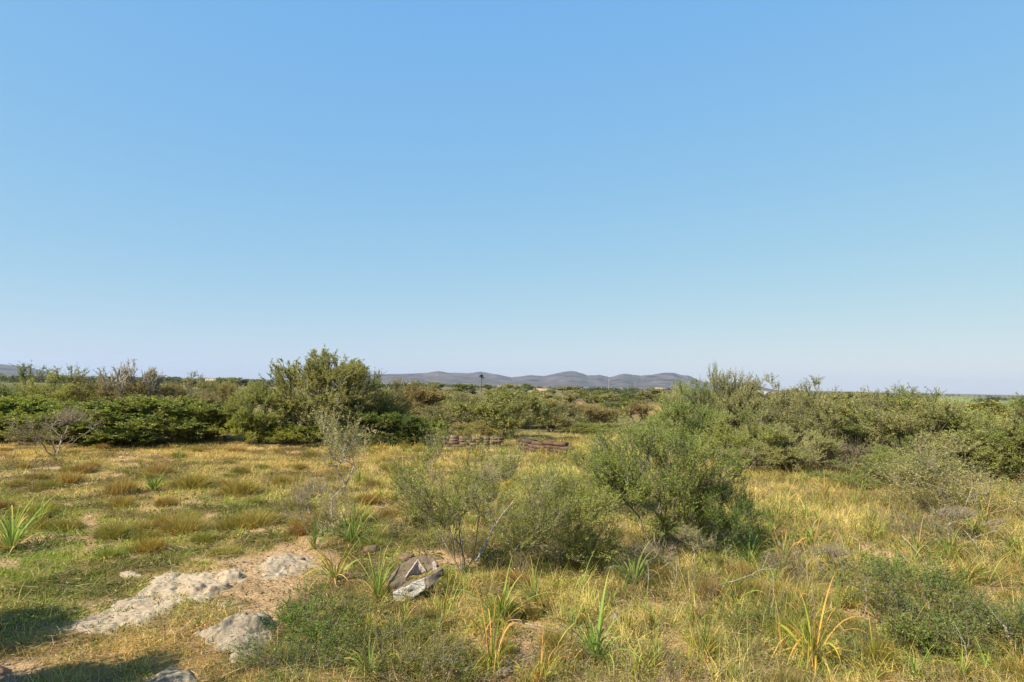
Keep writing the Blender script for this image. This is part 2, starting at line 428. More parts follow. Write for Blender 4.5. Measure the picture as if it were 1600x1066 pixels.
BARE = [(440, 888, 95, 34, 1.3), (410, 935, 70, 22, 1.1), (300, 915, 110, 22, .8), (200, 960, 120, 22, .75), (480, 855, 40, 16, .8), (445, 955, 45, 18, .9), (135, 830, 15, 38, .95), (290, 787, 60, 8, .5),
        (350, 862, 90, 10, .65), (560, 862, 45, 14, .5), (150, 985, 90, 16, .6), (250, 1000, 120, 14, .5), (30, 1040, 80, 22, .8), (1010, 958, 50, 14, .55), (1030, 1005, 60, 20, .6),
        (1580, 918, 60, 11, .7), (420, 693, 110, 6, .8), (850, 778, 60, 9, .45), (880, 735, 80, 6, .5), (560, 738, 80, 8, .35), (700, 700, 60, 5, .6), (930, 1050, 70, 14, .4), (170, 850, 40, 10, .4)]
GREENP = [(30, 855, 110, 65, 1.6), (90, 920, 150, 50, 1.4), (230, 865, 110, 30, .8), (60, 800, 80, 20, .8), (420, 800, 120, 30, .6), (330, 830, 140, 30, .5), (620, 850, 80, 30, .7), (900, 770, 200, 30, .35),
          (1180, 880, 60, 25, .8), (950, 1040, 150, 30, .45), (1560, 740, 60, 14, .8), (1330, 735, 90, 10, .7), (560, 690, 90, 8, .6), (1250, 1000, 200, 60, .3)]
ORANGEP = [(250, 702, 280, 16, .8), (520, 722, 150, 18, .75), (60, 705, 90, 16, .6), (240, 1015, 220, 26, .8), (1330, 768, 190, 18, .6), (1560, 795, 70, 25, .6), (900, 690, 120, 12, .5), (1290, 940, 120, 50, .3)]
STRAWP = [(1350, 805, 260, 45, .8), (1300, 880, 160, 50, .6), (960, 935, 180, 45, .5), (500, 770, 160, 25, .5), (1100, 1010, 160, 40, .4)]
DARKP = [(560, 1020, 190, 45, 1.1), (700, 1050, 120, 30, .7), (30, 965, 60, 25, .9), (150, 1058, 160, 14, .8), (780, 960, 90, 20, .4)]  # dark moss and herbs; the two left corner patches also paint cast shade
FAR_ORANGE = [(900, 630, 14, 3, .8), (915, 637, 22, 4, 1.), (1005, 641, 40, 7, 1.1), (925, 656, 16, 5, 1.), (880, 660, 20, 4, .6), (690, 632, 22, 3, .5), (352, 672, 16, 7, .8)]
FAR_PALE = [(640, 598.5, 30, 1.6, .9), (832, 612.5, 22, 2.5, .9), (1012, 616, 20, 3, .7), (345, 614, 30, 2, .7), (1540, 640, 40, 6, .5), (683, 632, 10, 2, .6)]
FAR_GREEN = [(1500, 625, 60, 5, 1.), (1585, 632, 40, 7, .9), (340, 605, 30, 3, .5), (930, 606, 60, 2, .4)]

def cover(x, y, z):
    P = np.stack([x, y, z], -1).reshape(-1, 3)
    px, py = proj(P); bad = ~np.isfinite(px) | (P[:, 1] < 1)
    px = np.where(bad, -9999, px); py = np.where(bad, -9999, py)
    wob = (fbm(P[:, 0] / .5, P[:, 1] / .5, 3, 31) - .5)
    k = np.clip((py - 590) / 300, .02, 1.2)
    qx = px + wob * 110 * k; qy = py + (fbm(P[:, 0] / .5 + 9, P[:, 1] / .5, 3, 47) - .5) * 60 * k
    mot = fbm(P[:, 0] / .75 + 31, P[:, 1] / .75, 4, 411); mot2 = fbm(P[:, 0] / 2.6, P[:, 1] / 2.6 + 7, 3, 433)  # plant patch tones; their contrast also paints shadowed gaps and highlights
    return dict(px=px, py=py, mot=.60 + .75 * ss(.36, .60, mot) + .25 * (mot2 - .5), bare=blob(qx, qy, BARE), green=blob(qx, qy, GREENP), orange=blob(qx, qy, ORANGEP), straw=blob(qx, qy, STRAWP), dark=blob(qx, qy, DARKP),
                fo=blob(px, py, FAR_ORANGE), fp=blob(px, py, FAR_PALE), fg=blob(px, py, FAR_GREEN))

# ------------------------------------------------------------------ ground sheet
def make_ground():
    na = 900
    rings = np.concatenate([np.linspace(.15, 2.2, 8), np.geomspace(2.3, 11000, 330)])
    th_f = np.linspace(rad(-50), rad(50), 620); th_b = np.linspace(rad(50), rad(310), 120)[1:-1]
    th = np.concatenate([th_f, th_b]); na = len(th)
    Rr, Th = np.meshgrid(rings, th, indexing='ij')
    x = np.sin(Th) * Rr; y = np.cos(Th) * Rr
    z = T(x, y)
    V = np.stack([x, y, z], -1).reshape(-1, 3)
    i = np.arange(len(rings) - 1)[:, None] * na; j = np.arange(na)[None]; j2 = (j + 1) % na
    Q = np.stack([i + j, i + na + j, i + na + j2, i + j2], -1).reshape(-1, 4)[:, ::-1]
    c0 = len(V); V = np.concatenate([V, [[0, 0, float(T(0, 0))]]])
    tri = np.stack([np.full(na, c0), j2[0], j[0]], 1)[:, ::-1]
    x, y, z = V.T
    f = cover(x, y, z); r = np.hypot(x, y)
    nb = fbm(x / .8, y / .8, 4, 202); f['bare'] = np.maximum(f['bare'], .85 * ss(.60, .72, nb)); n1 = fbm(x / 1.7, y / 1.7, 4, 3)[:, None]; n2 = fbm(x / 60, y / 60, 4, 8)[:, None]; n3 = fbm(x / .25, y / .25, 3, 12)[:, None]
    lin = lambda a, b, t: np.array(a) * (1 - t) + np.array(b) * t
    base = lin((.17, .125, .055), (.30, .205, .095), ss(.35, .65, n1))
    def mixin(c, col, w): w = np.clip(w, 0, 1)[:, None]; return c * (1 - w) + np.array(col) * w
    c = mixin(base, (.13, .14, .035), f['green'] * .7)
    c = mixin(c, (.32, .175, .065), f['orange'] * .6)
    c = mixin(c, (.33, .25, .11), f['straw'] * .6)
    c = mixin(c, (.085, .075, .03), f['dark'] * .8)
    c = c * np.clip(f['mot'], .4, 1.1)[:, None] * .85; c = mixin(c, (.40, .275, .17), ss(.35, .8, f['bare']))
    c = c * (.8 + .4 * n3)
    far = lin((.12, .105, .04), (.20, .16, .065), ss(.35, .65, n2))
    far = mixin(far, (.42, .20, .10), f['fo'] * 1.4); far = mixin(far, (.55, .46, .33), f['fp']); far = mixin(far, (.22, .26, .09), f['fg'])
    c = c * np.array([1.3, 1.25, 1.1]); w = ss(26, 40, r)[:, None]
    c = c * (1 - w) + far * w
    m, n, out = nt('field_ground')
    a = N(n, 'ShaderNodeAttribute', attribute_name='Col')
    tc = N(n, 'ShaderNodeTexCoord')
    no = N(n, 'ShaderNodeTexNoise'); no.inputs['Scale'].default_value = 22; no.inputs['Detail'].default_value = 8; no.inputs['Roughness'].default_value = .7
    n.links.new(tc.outputs['Object'], no.inputs['Vector'])
    cr = N(n, 'ShaderNodeValToRGB'); cr.color_ramp.elements[0].position = .32; cr.color_ramp.elements[1].position = .68
    cr.color_ramp.elements[0].color = (.55, .5, .45, 1); cr.color_ramp.elements[1].color = (1.25, 1.22, 1.15, 1)
    n.links.new(no.outputs['Fac'], cr.inputs[0])
    mx = N(n, 'ShaderNodeMix', data_type='RGBA', blend_type='MULTIPLY'); mx.inputs[0].default_value = 1
    n.links.new(a.outputs['Color'], mx.inputs[6]); n.links.new(cr.outputs[0], mx.inputs[7])
    p = N(n, 'ShaderNodeBsdfPrincipled'); p.inputs['Roughness'].default_value = .95; p.inputs['Specular IOR Level'].default_value = .1
    n.links.new(mx.outputs[2], p.inputs['Base Color'])
    b = N(n, 'ShaderNodeBump'); b.inputs['Strength'].default_value = .9; b.inputs['Distance'].default_value = .03
    n.links.new(no.outputs['Fac'], b.inputs['Height']); n.links.new(b.outputs[0], p.inputs['Normal'])
    n.links.new(p.outputs[0], out.inputs[0])
    g = add('ground', build('ground', V, [Q, tri], m, c, True))
    tag(g, 'rough dry field of orange soil and moss falling away to a wide plain', kind='structure')
make_ground()

# ------------------------------------------------------------------ stones and bare limestone
def rock_material(name, c1, c2, pit, scale=9, moss=None):
    m, n, out = nt(name)
    tc = N(n, 'ShaderNodeTexCoord')
    no = N(n, 'ShaderNodeTexNoise'); no.inputs['Scale'].default_value = scale; no.inputs['Detail'].default_value = 9; no.inputs['Roughness'].default_value = .65
    vo = N(n, 'ShaderNodeTexVoronoi'); vo.inputs['Scale'].default_value = scale * 3.2
    nd = N(n, 'ShaderNodeTexNoise'); nd.inputs['Scale'].default_value = scale * .45; nd.inputs['Detail'].default_value = 5
    for q in (no, vo, nd): n.links.new(tc.outputs['Object'], q.inputs['Vector'])
    cr = N(n, 'ShaderNodeValToRGB'); cr.color_ramp.elements[0].position = .36; cr.color_ramp.elements[1].position = .62
    cr.color_ramp.elements[0].color = (*c1, 1); cr.color_ramp.elements[1].color = (*c2, 1)
    n.links.new(no.outputs['Fac'], cr.inputs[0])
    pr = N(n, 'ShaderNodeValToRGB'); pr.color_ramp.elements[0].position = .12; pr.color_ramp.elements[1].position = .26
    n.links.new(vo.outputs['Distance'], pr.inputs[0])
    gt = N(n, 'ShaderNodeValToRGB'); gt.color_ramp.elements[0].position = .5; gt.color_ramp.elements[1].position = .6
    n.links.new(nd.outputs['Fac'], gt.inputs[0])
    im = N(n, 'ShaderNodeMath', operation='MULTIPLY'); inv = N(n, 'ShaderNodeMath', operation='SUBTRACT'); inv.inputs[0].default_value = 1
    n.links.new(pr.outputs[0], inv.inputs[1]); n.links.new(inv.outputs[0], im.inputs[0]); n.links.new(gt.outputs[0], im.inputs[1])
    mx = N(n, 'ShaderNodeMix', data_type='RGBA'); n.links.new(im.outputs[0], mx.inputs[0])
    n.links.new(cr.outputs[0], mx.inputs[6]); mx.inputs[7].default_value = (*pit, 1)
    p = N(n, 'ShaderNodeBsdfPrincipled'); p.inputs['Roughness'].default_value = .95; p.inputs['Specular IOR Level'].default_value = .1
    n.links.new(mx.outputs[2], p.inputs['Base Color'])
    hs = N(n, 'ShaderNodeMath', operation='SUBTRACT'); n.links.new(no.outputs['Fac'], hs.inputs[0]); n.links.new(im.outputs[0], hs.inputs[1])
    b = N(n, 'ShaderNodeBump'); b.inputs['Strength'].default_value = 1; b.inputs['Distance'].default_value = .025
    n.links.new(hs.outputs[0], b.inputs['Height']); n.links.new(b.outputs[0], p.inputs['Normal'])
    n.links.new(p.outputs[0], out.inputs[0])
    return m
M_LIME = rock_material('limestone', (.30, .225, .145), (.42, .325, .215), (.17, .125, .08))
M_GREYLIME = rock_material('grey_limestone', (.17, .135, .095), (.33, .26, .17), (.04, .035, .03), 12)
M_BROWNROCK = rock_material('brown_stone', (.17, .10, .06), (.26, .17, .11), (.08, .05, .035), 14)

def outcrop(name, label, cat, poly, height, mat, seed, rough=.06, cell=.02, knobs=(), edge=.18, group=None):
    """bare rock: an outline on the ground given its own height, its foot buried"""
    pts = np.array([at(*p)[:2] for p in poly])
    lo, hi = pts.min(0) - .12, pts.max(0) + .12
    nx, ny = (np.ceil((hi - lo) / cell)).astype(int) + 1
    gx, gy = np.meshgrid(lo[0] + np.arange(nx) * cell, lo[1] + np.arange(ny) * cell, indexing='ij')
    d = np.full(gx.shape, 9.); inside = np.zeros(gx.shape, bool)
    for a, b in zip(pts, np.roll(pts, -1, 0)):
        ab = b - a; t = np.clip(((gx - a[0]) * ab[0] + (gy - a[1]) * ab[1]) / (ab @ ab), 0, 1)
        d = np.minimum(d, np.hypot(gx - a[0] - ab[0] * t, gy - a[1] - ab[1] * t))
        inside ^= ((a[1] > gy) != (b[1] > gy)) & (gx < (b[0] - a[0]) * (gy - a[1]) / (b[1] - a[1] + 1e-12) + a[0])
    sd = np.where(inside, d, -d) + (fbm(gx / .22, gy / .22, 5, seed) - .42) * .26
    h = height * ss(-.03, edge, sd) * (.45 + .55 * ss(.3, .7, fbm(gx / .45, gy / .45, 3, seed + 20))) - .05 + ss(-.06, .02, sd) * .045
    ridged = np.abs(fbm(gx / .3, gy / .3, 4, seed + 5) - .5) * 2
    h = h + ss(-.02, edge * .6, sd) * (.018 * (fbm(gx / .045, gy / .045, 3, seed + 31) - .5) * 2 + rough * (fbm(gx / .16, gy / .16, 4, seed + 3) - .5) * 2 - rough * .9 * ss(.75, 1, 1 - ridged))
    for kx, ky, kr, kh in knobs:
        k = at(kx, ky); q = np.hypot(gx - k[0], gy - k[1]) / kr + (fbm(gx / .1, gy / .1, 3, seed + 9) - .5) * .8
        h = h + kh * (1 - ss(.55, 1., q))
    z = T(gx, gy) + h
    keep = sd > -.10
    idx = np.full(gx.shape, -1); sel = keep
    c = np.array([pts[:, 0].mean(), pts[:, 1].mean(), 0]); c[2] = float(T(c[0], c[1]))
    idx[sel] = np.arange(sel.sum())
    V = np.stack([gx[sel], gy[sel], z[sel]], 1) - c
    q = np.stack([idx[:-1, :-1], idx[1:, :-1], idx[1:, 1:], idx[:-1, 1:]], -1).reshape(-1, 4)
    q = q[(q >= 0).all(1)]
    o = add(name, build(name, V, q, mat, None, True)); o.location = c
    return tag(o, label, cat, group)

outcrop('limestone_outcrop', 'long pale limestone slab running diagonally through the mossy turf', 'rock',
        [(92, 985), (150, 962), (205, 935), (235, 905), (270, 893), (330, 897), (375, 893), (378, 912), (345, 925), (330, 940), (290, 938), (262, 955), (225, 972), (170, 990), (130, 994)],
        .034, M_LIME, 5, .02, .014, [(362, 905, .15, .075), (340, 922, .14, .05), (305, 922, .11, .04)], edge=.1)
outcrop('limestone_boulder', 'rough grey pitted limestone boulder half buried below the pale slab', 'rock',
        [(292, 992), (335, 985), (360, 968), (400, 962), (428, 970), (425, 1000), (395, 1020), (368, 1030), (345, 1012), (318, 1000)], .085, M_GREYLIME, 8, .045, .014, [(395, 985, .2, .05)], edge=.14)
outcrop('limestone_outcrop', 'smooth pale domed rock with pinkish soil around it, beside the strap-leaved clumps', 'rock',
        [(400, 890), (420, 872), (455, 865), (490, 872), (497, 885), (470, 900), (430, 908), (405, 905)], .045, M_LIME, 14, .018, .016, edge=.25)
outcrop('limestone_outcrop', 'small pale rock cut by the bottom edge of the picture', 'rock', [(232, 1066), (262, 1050), (300, 1052), (305, 1066), (280, 1080), (240, 1080)], .05, M_GREYLIME, 18, .03, .014)
outcrop('limestone_outcrop', 'low pinkish brown rock in shade at the bottom left corner', 'rock', [(-30, 1045), (20, 1040), (45, 1056), (30, 1075), (-20, 1078)], .07, M_BROWNROCK, 22, .04, .016)
outcrop('limestone_outcrop', 'thin pale strip of rock showing through turf behind the long slab', 'rock', [(172, 893), (200, 889), (238, 899), (215, 906), (190, 900)], .04, M_LIME, 27, .02, .018)
outcrop('limestone_outcrop', 'flat pale rock patch in front of the dark knobs of the long slab', 'rock', [(352, 938), (380, 934), (392, 942), (375, 950), (355, 946)], .05, M_LIME, 29, .02, .016)

def stone(label, px, py, w, h, mat, seed, name='stone', group=None):
    rng = np.random.default_rng(seed)
    import bmesh
    bm = bmesh.new(); bmesh.ops.create_icosphere(bm, subdivisions=4, radius=.5)
    for v in bm.verts:
        p = np.array(v.co); d = p / np.linalg.norm(p)
        k = 1 + .45 * (float(fbm(d[0] * 1.3 + seed, d[1] * 1.3 + d[2] * 1.1, 3, seed)) - .5) + .2 * (float(fbm(d[0] * 5 + d[2], d[1] * 5 - d[2], 3, seed + 3)) - .5)
        v.co = v.co * k
    for e in range(7):                       # broken faces
        nn = nrm(rng.normal(size=3)); dd = rng.uniform(.30, .42)
        for v in bm.verts:
            s = float(np.dot(np.array(v.co), nn)) - dd
            if s > 0: v.co -= (nn * s * .85).tolist() and __import__('mathutils').Vector(nn * s * .85)
    me = bpy.data.meshes.new(name); bm.to_mesh(me); bm.free(); me.materials.append(mat)
    for pl in me.polygons: pl.use_smooth = True
    o = add(name, me); p = at(px, py); s = 1 / ppm(p)
    o.scale = (w * s, w * s * .8, h * s); o.location = (p[0], p[1], p[2] + h * s * .25); o.rotation_euler = (0, 0, rng.uniform(0, 6))
    return tag(o, label, 'rock', group)
stone('small pale stone at the foot of a yellow strap-leaved clump', 787, 1056, 26, 18, M_LIME, 3)
stone('brown clod of rock behind the two dark green clumps', 580, 864, 30, 15, M_BROWNROCK, 4)
stone('brown rock standing just behind the crumpled sack', 634, 874, 26, 13, M_BROWNROCK, 6)
stone('small dark purplish stone lying on the smooth domed rock', 473, 877, 9, 7, solid_material('purplish_stone', (.05, .02, .03), (.12, .06, .07), 30), 7)
stone('small white stone in the field before the dark green thicket', 222, 693, 11, 7, M_LIME, 9)
stone('white flat stone lying between two tussocks on the left', 206, 837, 17, 7, M_LIME, 10)
stone('pale stone at the near edge of the worn dirt patch', 158, 858, 14, 7, M_LIME, 12)
stone('grey stone among dead leaves before the round dark hollow', 962, 970, 26, 18, M_GREYLIME, 13)
stone('pinkish stone lying on the bare ground at the big tree foot', 352, 678, 20, 16, M_BROWNROCK, 15)

# ------------------------------------------------------------------ crumpled sack
def sack():
    p0 = at(648, 935); s = 1 / ppm(p0)
    # px-sized plan: x along the picture, d away from the viewer, z up
    def P(x, d, y): return ((x - 648) * s, d, (935 - y) * s)
    base = thing('crumpled_sack', 'crumpled grey brown sack with a pointed fold and pale rough front edge', 'sack', p0, 0)
    m_out = solid_material('sack_cloth', (.11, .08, .05), (.19, .145, .095), 16, .85, .6, 60)
    m_in = solid_material('sack_fold', (.36, .28, .235), (.46, .37, .32), 14, .8, .4, 50)
    m_front = rock_material('sack_caked_front', (.32, .29, .235), (.48, .44, .36), (.12, .10, .075), 24)
    m_end = solid_material('sack_end', (.13, .10, .075), (.19, .15, .115), 18, .85, .4, 60)
    import bmesh
    def part(name, mat, V, faces, thick=.012, sub=7):
        me = bpy.data.meshes.new(name); me.from_pydata([P(*v) for v in V], [], faces); me.materials.append(mat)
        bm = bmesh.new(); bm.from_mesh(me)
        bmesh.ops.recalc_face_normals(bm, faces=bm.faces)
        bmesh.ops.subdivide_edges(bm, edges=bm.edges, cuts=sub, use_grid_fill=True)
        for v in bm.verts:
            k = (float(fbm(v.co.x / .09 + 5, v.co.z / .09 + v.co.y / .08, 4, 4)) - .5) * .085
            v.co.y += k; v.co.z += k * .5
        for f in bm.faces: f.smooth = True
        bmesh.ops.solidify(bm, geom=bm.faces[:], thickness=thick)
        bm.to_mesh(me); bm.free()
        return add(name, me, base)
    part('back_flap', m_out, [(604, .05, 908), (622, .18, 888), (648, .26, 878), (636, .10, 906), (618, .02, 930), (604, .0, 932)], [(0, 1, 3), (1, 2, 3), (0, 3, 4), (0, 4, 5)])
    part('pointed_fold', m_in, [(630, .07, 906), (648, .16, 879), (640, .18, 906), (655, .20, 905), (664, .12, 898)], [(0, 1, 2), (2, 1, 3), (3, 1, 4)])
    part('rear_edge', m_out, [(648, .27, 879), (672, .26, 884), (682, .18, 893), (664, .14, 899)], [(0, 1, 3), (1, 2, 3)])
    part('white_lining', m_in, [(672, .15, 886), (676, .15, 885), (680, .14, 896), (673, .12, 899)], [(0, 1, 2, 3)], .01)
    part('front_edge', m_front, [(616, -.10, 924), (640, -.06, 911), (664, -.02, 902), (666, -.04, 917), (645, -.08, 934), (621, -.12, 944)], [(0, 1, 4, 5), (1, 2, 3, 4)], .05)
    part('sack_end', m_end, [(664, -.01, 902), (688, .08, 890), (690, .07, 902), (667, -.03, 918)], [(0, 1, 2, 3)], .04)
    part('floor_panel', m_out, [(612, -.08, 928), (640, .0, 914), (680, .12, 898), (660, .10, 905), (636, .12, 910)], [(0, 1, 4), (1, 2, 3), (1, 3, 4)], .01)
sack()

# ------------------------------------------------------------------ stone block walls
def stone_wall(label, pa, pb, h, seed, mats, tone):
    rng = np.random.default_rng(seed)
    a = np.array(pa); b = np.array(pb); Ln = np.linalg.norm((b - a)[:2]); d = (b - a)[:2] / Ln; nn = np.array([-d[1], d[0]])
    V = []; Q = []; C = []; o = 0
    z = 0
    cube = np.array([[x, y, zz] for x in (-.5, .5) for y in (-.5, .5) for zz in (-.5, .5)])
    fq = np.array([[0, 1, 3, 2], [4, 6, 7, 5], [0, 4, 5, 1], [2, 3, 7, 6], [0, 2, 6, 4], [1, 5, 7, 3]])
    while z < h - .05:
        hh = h / 4 * rng.uniform(.9, 1.1); x = -rng.uniform(0, .3)
        while x < Ln:
            w = rng.uniform(.22, .55)
            v = cube * np.array([w * .998, .34 * rng.uniform(.94, 1.06), hh * .998]) * (1 + rng.normal(size=(8, 3)) * np.array([.012, .02, .03]))
            cx = x + w / 2; off = rng.normal() * .012
            gx = a[0] + d[0] * cx + nn[0] * off; gy = a[1] + d[1] * cx + nn[1] * off
            W = np.stack([gx + d[0] * v[:, 0] + nn[0] * v[:, 1], gy + d[1] * v[:, 0] + nn[1] * v[:, 1], float(T(gx, gy)) + z + hh / 2 + v[:, 2] - .03], 1)
            V.append(W); Q.append(fq + o); o += 8
            C.append(np.repeat(np.array(tone)[None] * rng.uniform(.72, 1.22), 8, 0))
            x += w
        z += hh
    V = np.concatenate(V); org = np.array([*(a[:2] + b[:2]) / 2, 0]); org[2] = float(T(org[0], org[1]))
    ob = add('dry_stone_wall', build('dry_stone_wall', V - org, np.concatenate(Q), mats, np.concatenate(C)))
    ob.location = org
    return tag(ob, label, 'wall')
M_WALL = solid_material('wall_stone', (.75, .7, .65), (1, 1, 1), 7, .95, .6, 20, attr=True)
stone_wall('low pinkish stone block wall behind the sparse thorny shrub', at(690, 697), at(772, 698), .4, 1, M_WALL, (.20, .135, .095))
stone_wall('low brown stone block wall end with shade in its dark tone, standing right of the bushy olive', at_d(822, 23.6), at_d(882, 22.4), .5, 2, M_WALL, (.12, .075, .05))  # brown stone tone darkened further to hold the shade on this side
stone_wall('dark stone wall in shade under the right olive thicket', at_d(1140, 20.5), at_d(1250, 19.5), .55, 3, M_WALL, (.16, .12, .10))

# ------------------------------------------------------------------ planting by the photo
def put(kind, name, label, cat, px, py, wpx, hpx, tint=(1, 1, 1), rz=None, group=None, depth=None, top=None, sink=.03):
    p = at_d(px, depth) if depth else at(px, py)
    s = 1 / ppm(p)
    if top is not None:                       # height given by the pixel row of the top
        q = np.array([p[0], p[1], p[2]]); _, yb = proj(q[None]); hpx = float(yb[0]) - top
    return kind.put(name, label, cat, p, RNG.uniform(0, 6.28) if rz is None else rz, wpx * s, hpx * s, tint, group, sink)

# centre shrubs
put(K_SPARSE, 'thorny_shrub', 'sparse thorny shrub with pale grey stems right of the crumpled sack', 'shrub', 722, 898, 200, 238, (.95, 1, .8), rz=1.0)
put(K_SPARSE, 'thorny_shrub', 'airy shrub with a leaning pale branch between sparse shrub and dense green bush', 'shrub', 812, 900, 170, 180, (.9, 1.0, .7), rz=3.1)
put(K_ROUND, 'olive_shrub', 'yellowish green rounded shrub in front of the dense green bush', 'shrub', 880, 888, 165, 150, (1.0, 1.0, .85), rz=.4)
put(K_GREEN, 'olive_shrub', 'large dense green bush with grey trunks, tallest of the centre shrubs', 'shrub', 1035, 868, 208, 214, (1.0, .97, .9), rz=2.2)
put(K_GREEN, 'olive_shrub', 'green low bush with shade in its tint at the right foot of the dense bush', 'shrub', 1125, 872, 130, 120, (.75, .85, .8), rz=.9)  # tint darkened to paint the shadow side of the dense bush
put(K_ROUND, 'olive_shrub', 'loose pale green shrub behind and left of the dense bush', 'shrub', 945, 800, 130, 115, (1.1, 1.08, .9), rz=1.9)
put(K_SAPLING, 'wild_olive_sapling', 'thin wild olive sapling with bare pale trunk and small leafy top', 'sapling', 522, 838, 110, 200, rz=.5)
put(K_BARE, 'bare_shrub', 'bare twiggy shrub growing around the foot of the thin sapling', 'shrub', 505, 838, 110, 90, rz=2.)
put(K_SAPLING, 'wild_olive_sapling', 'small white stemmed sapling under the right of the dense bush', 'sapling', 1086, 893, 60, 72, (1, 1, 1), rz=1.)
put(K_BARE, 'bare_shrub', 'grey leafless shrub standing before the dark green thicket on the left', 'shrub', 85, 712, 110, 78, rz=1.2)
put(K_STRAG, 'straggly_shrub', 'straggly shrub with pale bare branches before the right thicket', 'shrub', 1500, 806, 230, 125, (1.05, 1.05, .95), rz=2.6)
put(K_BARE, 'bare_shrub', 'low tangle of grey dry twigs in the tall grass at right', 'shrub', 1480, 852, 160, 60, rz=.3)
put(K_LOW, 'low_shrub', 'sprawling dark green low shrub with pale dead twigs at the right edge', 'shrub', 1470, 1000, 270, 95, (.95, .95, .85), rz=.6)
put(K_WEED, 'leafy_weed', 'leafy shoots rising at the back left of the sprawling right shrub', 'weed', 1425, 925, 120, 62, (.9, 1, .85), rz=1.)
put(K_WEED, 'leafy_weed', 'dark leafy shoots at the front of the sprawling right shrub', 'weed', 1440, 1015, 120, 70, (.8, .9, .75), rz=3.)
put(K_LOW, 'low_shrub', 'low dark shrub continuing to the bottom right corner', 'shrub', 1590, 1015, 190, 80, (.95, 1., .85), rz=2.6)
put(K_LOW, 'low_shrub', 'dark leafy shrub below the pitted boulder at the bottom edge', 'shrub', 445, 1052, 150, 55, (.85, 1., .8), rz=1.7)
put(K_WEED, 'leafy_weed', 'green leafy weed standing right of the pitted boulder', 'weed', 470, 985, 90, 66, (.8, .95, .75), rz=3.3)
put(K_WEED, 'leafy_weed', 'dark leafy weed with upright shoots above the bottom edge shrub', 'weed', 510, 1020, 110, 60, (.8, .9, .7), rz=1.3)
put(K_WEED, 'leafy_weed', 'small weed right before the dull bottom centre shrub', 'weed', 575, 1010, 70, 40, (.9, .95, .75), rz=4.3)
put(K_LOW, 'low_shrub', 'dull olive low shrub in the bottom centre under the strap-leaved clumps', 'shrub', 640, 1050, 190, 55, (1.15, 1.0, .8), rz=4.)
put(K_LOW, 'low_shrub', 'low dark shrub among dry grass left of the right sprawling shrub', 'shrub', 1310, 1030, 120, 45, (.95, .95, .8), rz=5.)

for lab, px, py, w, h, k, tint in [
    ('dark herb mound in the dark moss below the crumpled sack', 640, 1000, 100, 34, K_WEED, (.85, .85, .65)),
    ('dark herb mound at the bottom edge left of the small pale stone', 700, 1062, 120, 38, K_WEED, (.85, .82, .65)),
    ('olive herb mound right of the leafy weed by the boulder', 545, 965, 90, 34, K_WEED, (.95, .9, .7)),
    ('low creeping dark shrub between two herb mounds', 610, 1030, 130, 36, K_LOW, (1.0, .95, .75)),
    ('brown green herb mound left of the tall upright clump', 1040, 1045, 90, 32, K_WEED, (1.05, .9, .8)),
    ('dull herb mound in dry grass below the fallen pale branch', 1175, 985, 100, 36, K_WEED, (1.0, .9, .75)),
    ('olive herb mound above the yellow clump with reddish leaves', 1240, 975, 90, 40, K_WEED, (1.05, .95, .75)),
    ('twiggy brown subshrub at the foot of the dense bush', 1000, 905, 120, 50, K_BARE, (.9, .85, .8)),
    ('twiggy brown subshrub in dry grass right of the dense bush', 1265, 905, 120, 60, K_BARE, (.95, .9, .8))]:
    put(k, 'herb_mound' if k is K_WEED else 'subshrub', lab, 'herb' if k is K_WEED else 'shrub', px, py, w, h, tint)

# the big tree and its company
put(K_BIGTREE, 'wild_olive_tree', 'tallest dense round tree at the far edge of the field left of centre', 'tree', 506, 690, 150, 0, (1.0, 1.0, 1.0), rz=.4, depth=25.0, top=551)
put(K_BIGTREE, 'wild_olive_tree', 'pale green tree with sunlight in its tint, leaning against the left of the tallest tree', 'tree', 408, 690, 85, 0, (1.1, 1.2, 1.1), rz=2.4, depth=24.2, top=600)  # tint lightened to paint sunlight onto the pale crown
put(K_OLIVES[1], 'wild_olive_tree', 'brownish olive bush sloping off right of the tallest tree', 'tree', 588, 690, 105, 0, (.82, .76, .76), rz=1.4, depth=27, top=588)
put(K_MASTICS[0], 'mastic_shrub', 'dark green bush with deep shade in its tint at the right foot of the tallest tree', 'shrub', 612, 695, 110, 0, (.6, .7, .6), rz=.2, depth=24.4, top=646)  # dark tint paints in the shadow right of the tall tree
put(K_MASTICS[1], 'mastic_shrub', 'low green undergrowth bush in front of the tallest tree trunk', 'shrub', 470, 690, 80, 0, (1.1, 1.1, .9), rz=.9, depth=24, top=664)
put(K_MASTICS[0], 'mastic_shrub', 'bright green bush between dark thicket and tallest tree', 'shrub', 400, 690, 60, 0, (1.3, 1.25, 1.), rz=.9, depth=23.6, top=645)

